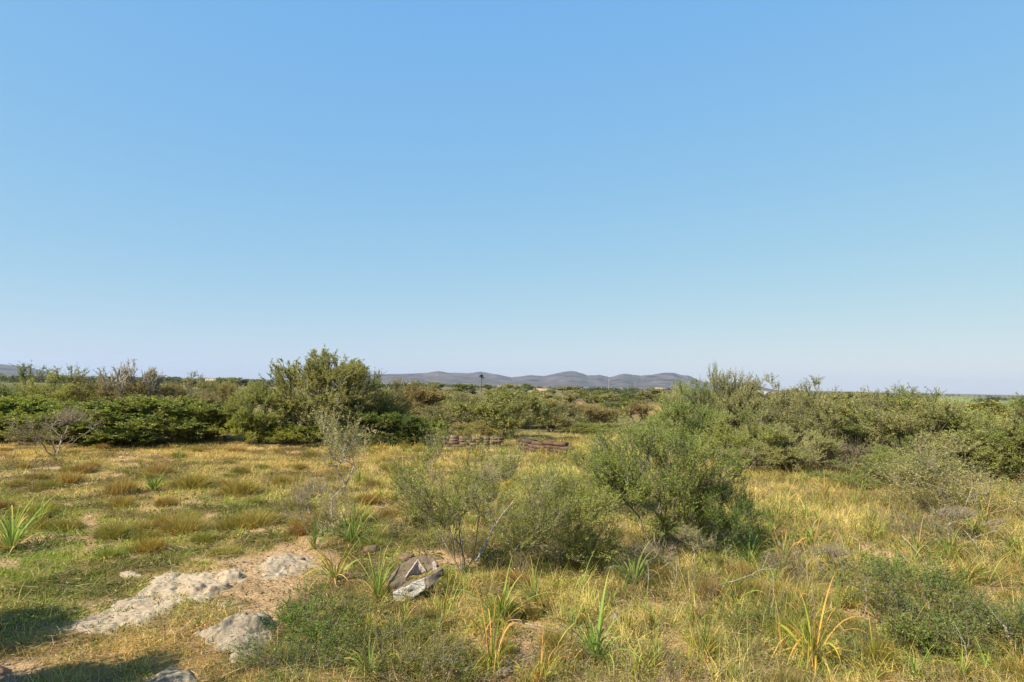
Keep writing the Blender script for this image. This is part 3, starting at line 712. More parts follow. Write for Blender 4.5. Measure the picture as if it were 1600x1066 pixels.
# left thicket
for lab, px, d, w, top, k, tint in [
    ('broad dark green mastic bush in the middle of the left thicket front', 235, 24.2, 210, 622, 0, (1, 1, 1)),
    ('rounded green mastic bush at the right end of the left thicket', 310, 24.6, 90, 634, 1, (1, 1.05, 1)),
    ('dense green mastic bush at the front left of the thicket', 120, 24.4, 190, 630, 1, (1.1, 1.1, 1)),
    ('green mastic bush cut by the left edge of the picture', 10, 24.0, 170, 622, 0, (1.1, 1.15, 1)),
    ('low mastic bush at the grass edge below the middle of the thicket', 185, 23.3, 120, 645, 0, (.95, 1, .95)),
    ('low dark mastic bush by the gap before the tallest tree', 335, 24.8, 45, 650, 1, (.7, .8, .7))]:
    put(K_MASTICS[k], 'mastic_shrub', lab, 'shrub', px, 690, w, 0, tint, depth=d, top=top)
for lab, px, d, w, top, k, tint in [
    ('grey green olive bush behind the left thicket by the picture edge', 40, 32, 150, 577, K_OLIVES[1], (.75, .85, .85)),
    ('yellow green olive bush behind the thicket left of the gnarled tree', 100, 30, 120, 580, K_OLIVES[1], (1.15, 1.15, .8)),
    ('brown twiggy bush directly under the gnarled bare-topped tree', 195, 29, 150, 597, K_DRYBUSH, (.9, .85, .8)),
    ('brownish bush behind the thicket right of the gnarled tree', 262, 31, 110, 599, K_DRYBUSH, (.85, .85, .75)),
    ('twiggy olive bush behind the thicket between two brown bushes', 145, 31, 100, 590, K_OLIVES[0], (.75, .72, .6)),
    ('dull green tree crown rising beyond the right end of the thicket', 310, 42, 100, 594, K_OLIVES[2], (.75, .8, .6)),
    ('loose pale bush beyond the gap left of the tallest tree', 365, 34, 80, 598, K_DRYBUSH, (1.1, 1.1, .9))]:
    put(k, 'olive_bush', lab, 'bush', px, 690, w, 0, tint, depth=d, top=top)
put(K_GNARL, 'gnarled_tree', 'gnarled tree with bare grey crown rising above the left thicket', 'tree', 200, 690, 72, 0, (.9, .85, .8), rz=.3, depth=28.5, top=564)

# right thicket
for lab, px, d, w, top, k, tint in [
    ('tall grey green olive with a tufted top, highest of the right thicket', 1120, 23.5, 130, 588, 0, (1, 1, 1)),
    ('green olive bush at the left end of the right thicket', 1075, 22, 120, 606, 1, (.95, 1.05, .9)),
    ('pale olive bush right of the tufted tall olive', 1190, 22.5, 140, 608, 2, (1.05, 1.05, 1)),
    ('light green leafy olive at the front below the tufted tall olive', 1165, 19.8, 120, 648, 1, (1.15, 1.15, .9)),
    ('brownish grey olive bush left of the middle of the right thicket', 1270, 22, 170, 612, 2, (.95, .9, .8)),
    ('broad olive bush in the middle of the right thicket', 1350, 20.5, 190, 616, 0, (.95, .93, .8)),
    ('green topped olive bush right of the middle of the right thicket', 1440, 20, 190, 618, 1, (1.1, 1.12, .95)),
    ('yellow green olive bush spreading toward the right picture edge', 1530, 18.5, 190, 632, 0, (1.1, 1.1, .85)),
    ('dark olive bush cut by the right picture edge', 1612, 17.5, 170, 628, 1, (.95, 1, .85)),
    ('small silvery olive bush in front of the brownish grey one', 1235, 18.8, 110, 668, 0, (1.2, 1.2, 1.05)),
    ('low leafy olive at the grass edge under the green topped bush', 1420, 17.0, 120, 690, 1, (1.05, 1.1, .85)),
    ('low bright green bush at the grass edge under the middle olive', 1345, 16.6, 130, 725, 2, (.9, 1.05, .6))]:
    put(K_OLIVES[k], 'olive_bush', lab, 'bush', px, 730, w, 0, (tint[0] * .95, tint[1] * 1.02, tint[2] * 1.1), depth=d, top=top - 4)
put(K_OLIVES[1], 'olive_bush', 'small tufted crown standing highest against the sky at right of the hills', 'bush', 1112, 730, 36, 0, (.9, .95, .85), depth=24.5, top=578)
put(K_BRUSHHEAP, 'brush_heap', 'tangle of dead purplish branches under the middle of the right thicket', 'brush', 1345, 742, 150, 52, rz=.4)
put(K_BRUSHHEAP, 'brush_heap', 'smaller tangle of dead branches left of the big dead tangle', 'brush', 1245, 735, 110, 40, rz=2.4)
put(K_SAPLING, 'wild_olive_sapling', 'small pale forked sapling at the grass edge under the silvery olive', 'sapling', 1166, 742, 40, 45, rz=2.)

# behind the wall
for lab, px, d, w, top, k, tint in [
    ('bushy yellow green olive behind the stone wall, in the picture centre', 785, 28, 115, 612, 1, (.95, .95, .95)),
    ('grey green olive bush left of the central bushy olive', 700, 30, 80, 632, 0, (.85, .85, .85)),
    ('brownish twiggy bush right of the tallest tree', 652, 34, 85, 600, 3, (.95, .88, .85)),
    ('low green bush at the foot of the brownish twiggy bush', 655, 28, 70, 655, 2, (.85, .9, .85)),
    ('rounded olive bush right of the central bushy olive', 862, 36, 85, 626, 0, (.9, .88, .85)),
    ('pale feathery bush behind the dark wall end', 885, 38, 70, 660, 3, (1.3, 1.2, 1.1)),
    ('dark small bush behind the pale feathery bush', 905, 50, 50, 655, 2, (.7, .75, .6)),
    ('yellow green bush just behind the dense centre bush', 950, 34, 100, 662, 1, (1.1, 1.1, .8)),
    ('light bush between centre bush and right thicket', 1045, 32, 80, 664, 0, (1.1, 1.05, .9)),
    ('olive bush far behind the left of the stone wall', 722, 48, 60, 616, 0, (.75, .75, .75)),
    ('small grey bush beyond the pinkish wall', 745, 27, 70, 660, 3, (1.1, 1.05, .9))]:
    put(K_MID[k], 'olive_bush', lab, 'bush', px, 690, w, 0, tint, depth=d, top=top)

# ------------------------------------------------------------------ clumps of strap leaves
AS = 'strap-leaved clumps in the field'
clumps = [
    ('dark green clump left of the sapling foot by the bare earth', 492, 858, 60, 48, 1, (.7, .85, .9)), ('broad dark green clump right of the sapling foot', 550, 850, 90, 52, 2, (.75, .9, .9)),
    ('pale yellowish clump at the right edge of the domed rock', 523, 905, 95, 40, 3, (1.3, 1.2, 1.1)), ('tall green clump directly left of the crumpled sack', 590, 935, 95, 62, 4, (1, 1.05, .9)),
    ('large bright clump with drooping tips below the sparse shrub', 780, 975, 120, 66, 0, (1.1, 1.1, .9)), ('green and yellow clump right of the sack', 690, 980, 80, 70, 1, (1.2, 1.15, .9)),
    ('straggling clump at the foot of the sparse shrub', 835, 945, 90, 50, 4, (1, 1, .9)), ('bright green arching clump near the bottom centre', 930, 1035, 130, 82, 0, (.95, 1.15, .9)),
    ('yellow clump with orange tips behind the small pale stone', 768, 1048, 90, 75, 3, (1.4, 1.15, .8)), ('tall upright clump right of the bright arching one', 1095, 1035, 90, 85, 4, (1.1, 1.1, .9)),
    ('yellow clump with reddish dry leaves near the bottom right', 1270, 1035, 120, 62, 3, (1.6, 1.25, .7)), ('small yellow upright clump left of the dark low shrub', 1365, 1040, 60, 58, 1, (1.5, 1.2, .7)),
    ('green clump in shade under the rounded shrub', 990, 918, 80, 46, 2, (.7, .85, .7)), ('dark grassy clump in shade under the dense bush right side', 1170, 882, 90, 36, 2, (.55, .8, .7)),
    ('pale green clump at the left picture edge', 18, 858, 110, 62, 4, (1.25, 1.25, 1.2)), ('pale clump above the one at the left edge', 60, 815, 60, 34, 1, (1.1, 1.1, .9)),
    ('small bright clump on turf above the long slab', 285, 873, 40, 20, 1, (1.1, 1.2, .9)), ('small clump beside the olive tussock in the left field', 372, 838, 34, 18, 1, (1.3, 1.25, .9)),
    ('green clump among brown tussocks in the left field', 240, 768, 50, 28, 2, (.9, 1., .8)), ('lone green clump in the orange grass before the thicket', 280, 718, 30, 22, 1, (.8, .95, .8)),
    ('tall pale clump right of the sapling in the orange grass', 628, 775, 60, 46, 4, (1.1, 1.15, 1.)), ('thin green clump behind the sapling', 560, 760, 40, 34, 4, (1., 1.1, .9)),
    ('yellow green clump left of the sparse shrub', 655, 815, 60, 38, 0, (1.2, 1.15, .8)), ('clump with a fallen stick across it at right', 1150, 940, 70, 32, 3, (.9, .95, .9)),
    ('green clump in dry grass above the yellow clump at right', 1310, 950, 60, 38, 1, (1, 1.1, .9)), ('small green clump at the foot of the low right shrub', 1460, 1045, 50, 34, 0, (.9, 1.1, .9)),
    ('small fresh green clump beside the bottom right corner', 1545, 1050, 60, 30, 0, (.9, 1.1, .8)), ('narrow clump in the dry grass left of the upright one', 1020, 985, 50, 40, 1, (1.1, 1.1, .9)),
    ('bright clump beside the grey stone', 1010, 965, 36, 34, 1, (1.1, 1.3, .7)), ('pale clump at the left foot of the rounded shrub', 905, 925, 60, 40, 4, (1, 1.05, .95)),
    ('large weedy clump behind the right foot of the dense bush', 1205, 835, 60, 40, 4, (.9, 1, .8)), ('dull clump left of the bottom centre shrub', 575, 1055, 60, 34, 1, (.8, .95, .9))]
for lab, px, py, w, h, k, tint in clumps:
    put(K_ASPH[k], 'asphodel_clump', lab, 'plant', px, py, w * 1.2, h * 1.2, (tint[0] * 1.05, tint[1] * 1.08, tint[2]), group=AS, sink=.01)
for i in range(160):
    px = RNG.uniform(1150, 1630); py = 745 + 175 * RNG.uniform() ** 1.2
    if px > 1380 and 800 < py < 850 and RNG.uniform() < .4: continue
    p = at(px, py); s = RNG.uniform(.25, .42)
    y = RNG.uniform()
    K_ASPH[RNG.integers(0, 5)].put('asphodel_clump', 'yellowing strap-leaved clump lost among others in the right grass field', 'plant', p, RNG.uniform(0, 6.3), s * 1.7, s, (1.0 + .35 * y, 1.0 + .18 * y, 1.05 - .1 * y), 'yellowing clumps of the right field', .01)
for i in range(75):
    px = RNG.uniform(540, 1000); py = 705 + 120 * RNG.uniform() ** 1.3
    p = at(px, py); s = RNG.uniform(.22, .4); y = RNG.uniform()
    K_ASPH[RNG.integers(0, 5)].put('asphodel_clump', 'small strap-leaved clump scattered in the grass behind the centre shrubs', 'plant', p, RNG.uniform(0, 6.3), s * 1.7, s, (1.1 + .5 * y, 1.15 + .1 * y, .9 - .15 * y), 'small clumps of the middle field', .01)
for i in range(85):
    px = RNG.uniform(560, 1600); py = 925 + 150 * RNG.uniform()
    p = at(px, py); s = RNG.uniform(.14, .28); y = RNG.uniform()
    K_ASPH[RNG.integers(0, 5)].put('asphodel_clump', 'small weedy strap-leaved clump between dry stalks in the near grass', 'plant', p, RNG.uniform(0, 6.3), s * 1.8, s, (1.0 + .6 * y, 1.1 + .1 * y, .9 - .2 * y), 'small clumps of the near grass', .01)

# tussocks and small dry shrubs of the left field
TG = 'tussocks of the left field'
for lab, px, py, w, h, k, tint in [
    ('olive brown tussock standing alone with a pale stalk in the left field', 290, 833, 90, 52, 0, (1, 1, 1)), ('rounded tussock behind the tallest left-field tussock', 395, 822, 100, 44, 0, (1, 1, .9)),
    ('low green brown tussock right of the worn dirt patch', 180, 838, 90, 40, 0, (.8, .9, .8)), ('small tussock behind the white flat stone', 225, 828, 60, 30, 1, (.9, 1, .9)),
    ('dark brown tussock nearest the thin dead stalk', 58, 766, 50, 16, 1, (.7, .7, .7)), ('brown tussock cut by the left picture edge', 4, 795, 50, 26, 1, (.7, .6, .6)),
    ('brown tussock in the row before the thicket, first from the left', 108, 755, 60, 32, 1, (1, .95, .9)), ('tall brown tussock beside the green clump', 190, 772, 70, 46, 1, (.95, .95, .9)),
    ('straw tussock right of the green clump among tussocks', 300, 762, 90, 42, 2, (.85, .85, .8)), ('straw tussock at the middle of the left field', 375, 772, 80, 44, 2, (.9, .85, .8)),
    ('small dark tussock in front of the slab turf', 212, 862, 46, 18, 0, (.7, .8, .7)), ('wide low tussock above the pale domed rock', 350, 868, 70, 26, 0, (.9, 1, .8)),
    ('dusky tussock behind the row, near the bare grey shrub', 130, 738, 50, 26, 1, (.85, .8, .85)), ('grey brown tussock farther back in the left field', 248, 740, 60, 30, 1, (1, .95, 1)),
    ('dark green tussock by the bright clump above the slab', 320, 845, 60, 26, 0, (.8, .95, .7)), ('yellow tussock in front of the sapling', 470, 822, 60, 30, 2, (.9, .9, .7)),
    ('brown tussock at the far grass edge, before the gap', 370, 706, 40, 14, 1, (.9, .8, .8)), ('straw tussock in the grass between sapling and wall', 610, 735, 50, 22, 2, (.8, .85, .7))]:
    put(K_TUS[k], 'grass_tussock', lab, 'grass tussock', px, py, w * .85, h * .72, (tint[0] * 1.22, tint[1] * 1.2, tint[2] * 1.2), group=TG, sink=.01)
for i in range(60):
    px = RNG.uniform(-20, 640); py = 700 + 170 * RNG.uniform() ** 1.1
    if abs(px - 440) < 90 and py > 840: continue
    p = at(px, py); s = RNG.uniform(.35, .6)
    K_TUS[RNG.integers(0, 3)].put('grass_tussock', 'small tussock lost in the mottled grass of the left field', 'grass tussock', p, RNG.uniform(0, 6.3), s, s * RNG.uniform(.35, .55), (RNG.uniform(.8, 1.1), RNG.uniform(.8, 1.1), RNG.uniform(.7, .9)), 'small tussocks of the left field', .01)
for i in range(45):
    px = RNG.uniform(640, 1640); py = 880 + 200 * RNG.uniform()
    p = at(px, py); s = RNG.uniform(.22, .42)
    K_TUS[RNG.integers(0, 3)].put('grass_tussock', 'small dry tussock in the tangled grass of the near right', 'grass tussock', p, RNG.uniform(0, 6.3), s, s * RNG.uniform(.5, .8), (RNG.uniform(.8, 1.1), RNG.uniform(.8, 1.1), RNG.uniform(.7, .9)), 'small tussocks of the near right', .01)

# ------------------------------------------------------------------ dead stalks and sticks
def stick(name, label, cat, pts, r, seed, twigs=4, mat=None):
    rng = np.random.default_rng(seed); pts = np.array(pts, float); o = pts[0].copy()
    t = np.linspace(0, 1, 14); k = np.linspace(0, 1, len(pts))
    P = np.stack([np.interp(t, k, pts[:, i]) for i in range(3)], 1) - o
    L = np.linalg.norm(P[-1]); P[1:-1] += rng.normal(size=(12, 3)) * L * .005
    r_ = r * (1 - .75 * t)
    seg = [tubes(P[:-1], P[1:], r_[:-1], r_[1:], 6)]
    main = nrm(P[-1] - P[0])
    for j in range(twigs):
        a = rng.integers(4, 13); d = nrm(main * .8 + rng.normal(size=3) * .6 + np.array([0, 0, .2])); l = L * rng.uniform(.12, .3)
        mid = P[a] + d * l * .5; d2 = nrm(d + rng.normal(size=3) * .25)
        seg.append(tubes(np.array([P[a], mid]), np.array([mid, mid + d2 * l * .5]), np.array([r_[a] * .7, r_[a] * .5]), np.array([r_[a] * .5, r_[a] * .2]), 5))
    V, Q = join(seg)
    ob = add(name, build(name, V, Q, mat or M_TWIG, None, True)); ob.location = o
    return tag(ob, label, cat)
def g(px, py, dz=0):
    p = at(px, py); return (p[0], p[1], p[2] + dz)
def upright(px, py, top, lean=0):
    p = at(px, py); h = (py - top) / ppm(p); return [(p[0], p[1], p[2] - .02), (p[0] + lean * .5 + .02, p[1], p[2] + h * .55), (p[0] + lean, p[1] + .05, p[2] + h)]
M_PALE = solid_material('bleached_wood', (.26, .22, .16), (.40, .35, .28), 30, .9, .2, 60)
stick('dead_stalk', 'tall thin dead flower stalk standing in the left field', 'dead stalk', upright(48, 790, 690, .02), .007, 1, 9)
stick('dead_stalk', 'pale thin stalk rising from the olive brown tussock', 'dead stalk', upright(288, 822, 796, -.1), .004, 2, 2, M_PALE)
stick('dead_branch', 'pale fallen branch lying across grass right of the dense bush', 'branch', [g(1118, 932, .12), g(1160, 925, .16), g(1215, 914, .26)], .010, 3, 4, M_PALE)
stick('dead_branch', 'bleached stick under the rounded shrub', 'branch', [g(846, 882, .2), g(880, 892, .2), g(922, 897, .14)], .009, 4, 3, M_PALE)
stick('dead_branch', 'long pale stick lying left of the bright arching clump', 'branch', [g(800, 985, .08), g(860, 991, .06), g(918, 992, .05)], .006, 5, 2, M_PALE)
stick('dead_branch', 'leaning pale branch crossing the airy shrub', 'branch', [g(742, 885, .05), g(772, 860, .35), g(800, 850, .62)], .018, 6, 5, M_PALE)
stick('dead_branch', 'thin stick lying on dark ground near the bottom left shrub', 'branch', [g(505, 1050, .03), g(530, 1035, .05), g(545, 1022, .1)], .006, 7, 2, M_PALE)
stick('dead_branch', 'pale dry twig standing in the sprawling right shrub', 'branch', [g(1440, 985, .02), g(1447, 980, .14), g(1462, 972, .28)], .009, 8, 6, M_PALE)
stick('dead_branch', 'grey branching twig at the right edge of the sprawling shrub', 'branch', [g(1584, 1030, .02), g(1578, 1025, .2), g(1545, 1010, .38)], .011, 9, 6, M_PALE)
stick('dead_branch', 'long grey stick slanting through tall grass at right', 'branch', [g(1410, 870, .30), g(1430, 880, .2), g(1450, 890, .02)], .007, 10, 1, M_PALE)
stick('dead_branch', 'straight grey stick slanting below the tangle of dry twigs', 'branch', [g(1508, 855, .25), g(1525, 865, .15), g(1540, 875, .02)], .007, 11, 1, M_PALE)
for i, (px, py, top) in enumerate([(1248, 935, 860), (1262, 920, 850), (1296, 925, 845), (1310, 890, 840), (1268, 1010, 905), (1350, 975, 900), (1505, 1040, 975), (1512, 1045, 980), (890, 880, 760), (1010, 930, 880), (660, 1000, 950), (1200, 975, 900), (1140, 905, 855), (1052, 930, 870), (600, 870, 800)]):
    o = stick('dead_stalk', 'thin dry upright stalk among the near grasses', 'dead stalk', upright(px, py, top, RNG.uniform(-.08, .08)), .0045, 30 + i, 6, (M_TWIG, M_PALE)[i % 2])
    o['group'] = 'dry stalks in the near grass'

# ------------------------------------------------------------------ grass (nobody could count it)
def scatter(n, r0, r1, power):
    u = RNG.uniform(0, 1, n); e = 2 - power
    r = (r0 ** e + u * (r1 ** e - r0 ** e)) ** (1 / e)
    th = RNG.uniform(rad(-47), rad(47), n)
    x = np.sin(th) * r; y = np.cos(th) * r
    return x, y, T(x, y), r

def mixcol(pal, w):
    w = np.clip(np.stack(w, 1), 0, None) + 1e-6; w = w / w.sum(1, keepdims=True)
    cum = np.cumsum(w, 1); u = RNG.uniform(size=(len(w), 1))
    k = (u > cum).sum(1).clip(0, len(pal) - 1)
    return np.array(pal)[k]

def thatch(n, name, label, lmin, lmax, wd, power, tall=False, r1=34, r0=2.6):
    x, y, z, r = scatter(n, r0, r1, power)
    f = cover(x, y, z)
    f['bare'] = np.maximum(f['bare'], .8 * ss(.60, .72, fbm(x / .8, y / .8, 4, 202)))
    clump = fbm(x / .35, y / .35, 2, 61); patch = fbm(x / 1.4, y / 1.4, 3, 77)
    keep = RNG.uniform(size=n) < np.clip(1.15 - ss(.3, .75, f['bare']) * 1.1, .02, 1) * np.clip(.25 + 1.5 * ss(.35, .65, clump), 0, 1)
    if tall:
        keep &= RNG.uniform(size=n) < np.clip(.18 + f['straw'] * 1.2 + .6 * ss(.5, .7, patch) * (f['px'] > 380), 0, 1)
    rockm = rockmask(x, y)
    keep &= ~rockm
    x, y, z, r, patch, clump = [a[keep] for a in (x, y, z, r, patch, clump)]; f = {k: v[keep] for k, v in f.items()}; n = len(x)
    P = np.stack([x, y, z - .01], 1)
    az = RNG.uniform(0, 2 * math.pi, n); tilt = np.abs(RNG.normal(size=n)) * .45
    D = np.stack([np.cos(az) * np.sin(tilt), np.sin(az) * np.sin(tilt), np.cos(tilt)], 1)
    right = ss(600, 900, f['px']) * .5 + .75
    L = RNG.uniform(lmin, lmax, n) * (.6 + .8 * clump) * right
    W = wd * np.clip(r / 6, .8, 4) ** .6 * RNG.uniform(.7, 1.3, n)
    bend = np.stack([np.cos(az) * L * .35, np.sin(az) * L * .35, -L * RNG.uniform(0, .4, n)], 1) * RNG.uniform(.3, 1.2, (n, 1))
    V, Q = strips(P, D, L, W, bend, 2, RNG)
    dry = ss(.4, .62, patch)
    c = mixcol([(.115, .16, .028), (.19, .195, .045), (.42, .32, .14), (.30, .19, .075), (.15, .11, .055)],
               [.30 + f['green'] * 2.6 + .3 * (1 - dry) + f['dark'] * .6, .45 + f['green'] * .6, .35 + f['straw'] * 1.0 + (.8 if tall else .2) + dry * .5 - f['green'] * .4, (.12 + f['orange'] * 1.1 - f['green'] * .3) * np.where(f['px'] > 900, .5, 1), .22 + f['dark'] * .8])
    c = c * f['mot'][:, None] * RNG.uniform(.65, 1.3, (n, 1)) * np.array([1.66, 1.60, 1.34])
    ob = add(name, build(name, V, Q, M_GRASS, np.repeat(c, 6, 0)))
    tag(ob, label, kind='stuff')

_ROCKS = []
for o in COL.objects:
    if o.name.startswith(('limestone', 'stone')) and o.type == 'MESH':
        _ROCKS.append(o)
def rockmask(x, y):
    """true where a rock surface stands above the turf"""
    m = np.zeros(len(x), bool)
    for o in _ROCKS:
        if not o.name.startswith('limestone'): continue
        co = np.zeros(len(o.data.vertices) * 3, np.float32); o.data.vertices.foreach_get('co', co); co = co.reshape(-1, 3) + np.array(o.location)
        up = co[co[:, 2] > T(co[:, 0], co[:, 1]) + .012]
        if not len(up): continue
        lo = up[:, :2].min(0); cell = .04; sh = np.ceil((up[:, :2].max(0) - lo) / cell).astype(int) + 1
        grid = np.zeros(sh, bool); k = ((up[:, :2] - lo) / cell).astype(int); grid[k[:, 0], k[:, 1]] = True
        i = ((x - lo[0]) / cell).astype(int); j = ((y - lo[1]) / cell).astype(int)
        ok = (i >= 0) & (j >= 0) & (i < sh[0]) & (j < sh[1]); hit = np.zeros(len(x), bool); hit[ok] = grid[i[ok], j[ok]]
        m |= hit
    return m

thatch(330000, 'grass', 'short mixed green and yellow grass covering the field', .04, .15, .0040, 1.25)
thatch(190000, 'dry_grass', 'tall dry straw grass standing in the right field and between shrubs', .13, .38, .0032, 1.2, tall=True)

thatch(230000, 'field_grass', 'fine olive and straw grass matting the middle of the field', .07, .20, .0030, .7, r1=32, r0=6)

def herbs(n):
    x, y, z, r = scatter(n, 2.6, 26, 1.6)
    f = cover(x, y, z); clump = fbm(x / .2, y / .2, 3, 99)
    keep = (RNG.uniform(size=n) < np.clip(1.05 - ss(.25, .8, f['bare']), .04, 1) * (.15 + ss(.4, .6, clump))) & ~rockmask(x, y)
    x, y, z, r, clump = [a[keep] for a in (x, y, z, r, clump)]; f = {k: v[keep] for k, v in f.items()}; n = len(x)
    P = np.stack([x, y, z + RNG.uniform(0, .05, n) * clump], 1)
    D = nrm(np.stack([RNG.normal(size=n), RNG.normal(size=n), RNG.uniform(.1, 1.2, n)], 1))
    sz = np.clip(r / 6, .8, 2)
    V, Q = leaves(P, D, .020 * sz * RNG.uniform(.5, 1.5, n), .012 * sz * RNG.uniform(.6, 1.4, n), RNG)
    c = mixcol([(.09, .13, .024), (.145, .155, .04), (.23, .185, .07), (.25, .155, .065), (.11, .08, .04)],
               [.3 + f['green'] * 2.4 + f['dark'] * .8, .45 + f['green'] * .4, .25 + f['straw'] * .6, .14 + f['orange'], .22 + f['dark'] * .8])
    c = c * f['mot'][:, None] * RNG.uniform(.65, 1.35, (n, 1)) * np.array([1.66, 1.60, 1.34])
    tag(add('ground_cover', build('ground_cover', V, Q, M_GRASS, np.repeat(c, 4, 0))), 'mossy low herbs carpeting the soil between the grasses', kind='stuff')
herbs(420000)

def grit(n):
    x, y, z, r = scatter(n, 2.8, 20, 1.4); f = cover(x, y, z)
    near = np.maximum(f['bare'], .9 * blob(f['px'], f['py'], [(250, 945, 190, 55, 1), (360, 1000, 110, 45, 1), (445, 890, 90, 40, 1)]))
    keep = RNG.uniform(size=n) < .03 + ss(.4, .9, near); x, y, z = x[keep], y[keep], z[keep]; n = len(x)
    s = .004 + .012 * RNG.uniform(0, 1, n) ** 3 + .012 * (RNG.uniform(size=n) < .03)
    o8 = np.array([[1, 0, 0], [0, 1, 0], [-1, 0, 0], [0, -1, 0], [0, 0, .8], [0, 0, -.8]])
    V = (o8[None] * s[:, None, None] * RNG.uniform(.6, 1.4, (n, 6, 1)) + np.stack([x, y, z + s * .3], 1)[:, None]).reshape(-1, 3)
    t = np.array([[0, 1, 4], [1, 2, 4], [2, 3, 4], [3, 0, 4], [1, 0, 5], [2, 1, 5], [3, 2, 5], [0, 3, 5]])
    Q = ((np.arange(n) * 6)[:, None, None] + t[None]).reshape(-1, 3)
    c = np.array([(.36, .27, .17), (.30, .19, .11), (.22, .17, .12)])[RNG.integers(0, 3, n)] * RNG.uniform(.7, 1.2, (n, 1))
    m = solid_material('grit_stone', (.8, .8, .8), (1, 1, 1), 40, .95, 0, attr=True)
    tag(add('gravel', build('gravel', V, Q, m, np.repeat(c, 6, 0))), 'fine grit and crumbs of limestone on the bare soil around the rocks', kind='stuff')
grit(60000)

# fallen dry litter: flat straw and dead leaves
def litter(n):
    x, y, z, r = scatter(n, 2.6, 22, 1.5)
    keep = ~rockmask(x, y); x, y, z, r = x[keep], y[keep], z[keep], r[keep]; n = len(x)
    az = RNG.uniform(0, 6.283, n)
    D = np.stack([np.cos(az), np.sin(az), RNG.uniform(0, .35, n)], 1); D = nrm(D)
    L = RNG.uniform(.05, .22, n)
    V, Q = strips(np.stack([x, y, z + RNG.uniform(.005, .06, n)], 1), D, L, .0045 * np.clip(r / 6, .8, 3) ** .6 * RNG.uniform(.6, 1.4, n), RNG.normal(size=(n, 3)) * .02, 2, RNG, taper=3)
    c = np.array([(.46, .37, .2), (.36, .25, .13), (.30, .2, .12)])[RNG.integers(0, 3, n)] * RNG.uniform(.6, 1.2, (n, 1))
    tag(add('straw_litter', build('straw_litter', V, Q, M_GRASS, np.repeat(c, 6, 0))), 'fallen straw and dead leaf strips lying over the turf', kind='stuff')
litter(60000)

def dry_weeds(n):
    x, y, z, r = scatter(n, 3.2, 20, 1.3)
    f = cover(x, y, z); pt = fbm(x / .7, y / .7, 3, 301)
    keep = (RNG.uniform(size=n) < .1 + ss(.48, .64, pt)) & (f['px'] > 430 + 300 * RNG.uniform(size=n)) & ~rockmask(x, y)
    x, y, z = x[keep], y[keep], z[keep]; n = len(x)
    rows = []; az = RNG.uniform(0, 6.283, n); tilt = np.abs(RNG.normal(size=n)) * .45
    D = np.stack([np.cos(az) * np.sin(tilt), np.sin(az) * np.sin(tilt), np.cos(tilt)], 1); L = RNG.uniform(.14, .42, n)
    P = np.stack([x, y, z - .01], 1)
    bend = RNG.normal(size=(n, 3)) * .12 * L[:, None]
    c = np.array([(.20, .15, .09), (.30, .235, .15), (.13, .095, .06), (.20, .18, .07)])[RNG.integers(0, 4, n)]
    V, Q = strips(P, D, L, np.full(n, .0042), bend, 3, RNG, taper=4); parts = [(V, Q, np.repeat(c, 8, 0))]
    for k in range(5):
        t = RNG.uniform(.3, .95, n)
        B = P + D * (L * t)[:, None] + bend * (t ** 2)[:, None]
        d2 = nrm(D + RNG.normal(size=(n, 3)) * .7); l2 = L * RNG.uniform(.2, .45, n)
        V, Q = strips(B, d2, l2, np.full(n, .0032), RNG.normal(size=(n, 3)) * .03, 2, RNG, taper=4); parts.append((V, Q, np.repeat(c, 6, 0)))
        e = B + d2 * l2[:, None]
        V, Q = leaves(e, nrm(RNG.normal(size=(n, 3)) + np.array([0, 0, .4])), RNG.uniform(.012, .03, n), np.full(n, .009), RNG); parts.append((V, Q, np.repeat(c * 1.3, 4, 0)))
    V, Q, Cc = join(parts)
    tag(add('dry_weeds', build('dry_weeds', V, Q, M_GRASS, Cc)), 'brown branching dead weed stems tangled through the near grass', kind='stuff')
dry_weeds(16000)

# ------------------------------------------------------------------ the plain: far shrubs and trees
def clear(px, py):
    f1 = blob(np.array([px]), np.array([py]), FAR_ORANGE)[0]; f2 = blob(np.array([px]), np.array([py]), FAR_PALE)[0]; f3 = blob(np.array([px]), np.array([py]), FAR_GREEN)[0]
    return max(f1, f2, f3) < .35
cnt = 0
while cnt < 150:
    px = RNG.uniform(600, 1080); py = 612 + 62 * RNG.uniform() ** 1.1 + (px - 800) * .021
    if not clear(px, py): continue
    if 880 < px < 1075 and py > 637 and RNG.uniform() < .8: continue
    p = at(px, py)
    if np.hypot(p[0], p[1]) < 55: continue
    h = RNG.uniform(1.6, 3.6); w = h * RNG.uniform(1.1, 1.9); t = RNG.uniform(.75, 1.15)
    if py > 640: lab, gr = 'olive shrub scattered over the dip beyond the stone wall', 'shrubs in the dip beyond the wall'
    else: lab, gr = 'small olive tree dotting the wide plain below the hills', 'trees dotting the plain'
    k = K_MID[RNG.integers(0, 4)] if py > 640 else K_FAR[RNG.integers(0, 3)]
    k.put('olive_shrub' if py > 640 else 'olive_tree', lab, 'shrub' if py > 640 else 'tree', p, RNG.uniform(0, 6.3), w, h, (t * RNG.uniform(.85, 1.05), t * .93, t * RNG.uniform(.85, 1.1)), gr, .1)
    cnt += 1
for i in range(70):
    px = RNG.choice([RNG.uniform(255, 430), RNG.uniform(600, 1100), RNG.uniform(1150, 1640)]); d = RNG.uniform(260, 1100)
    p = at_d(px, d)
    q = proj(p[None]); 
    if not clear(float(q[0][0]), float(q[1][0])): continue
    h = RNG.uniform(3, 6.5)
    K_FAR[RNG.integers(0, 3)].put('olive_tree', 'dark tree on the far plain near the horizon', 'tree', p, RNG.uniform(0, 6.3), h * RNG.uniform(1.2, 2.2), h, (RNG.uniform(.65, .9),) * 3, 'dark trees near the horizon', .2)
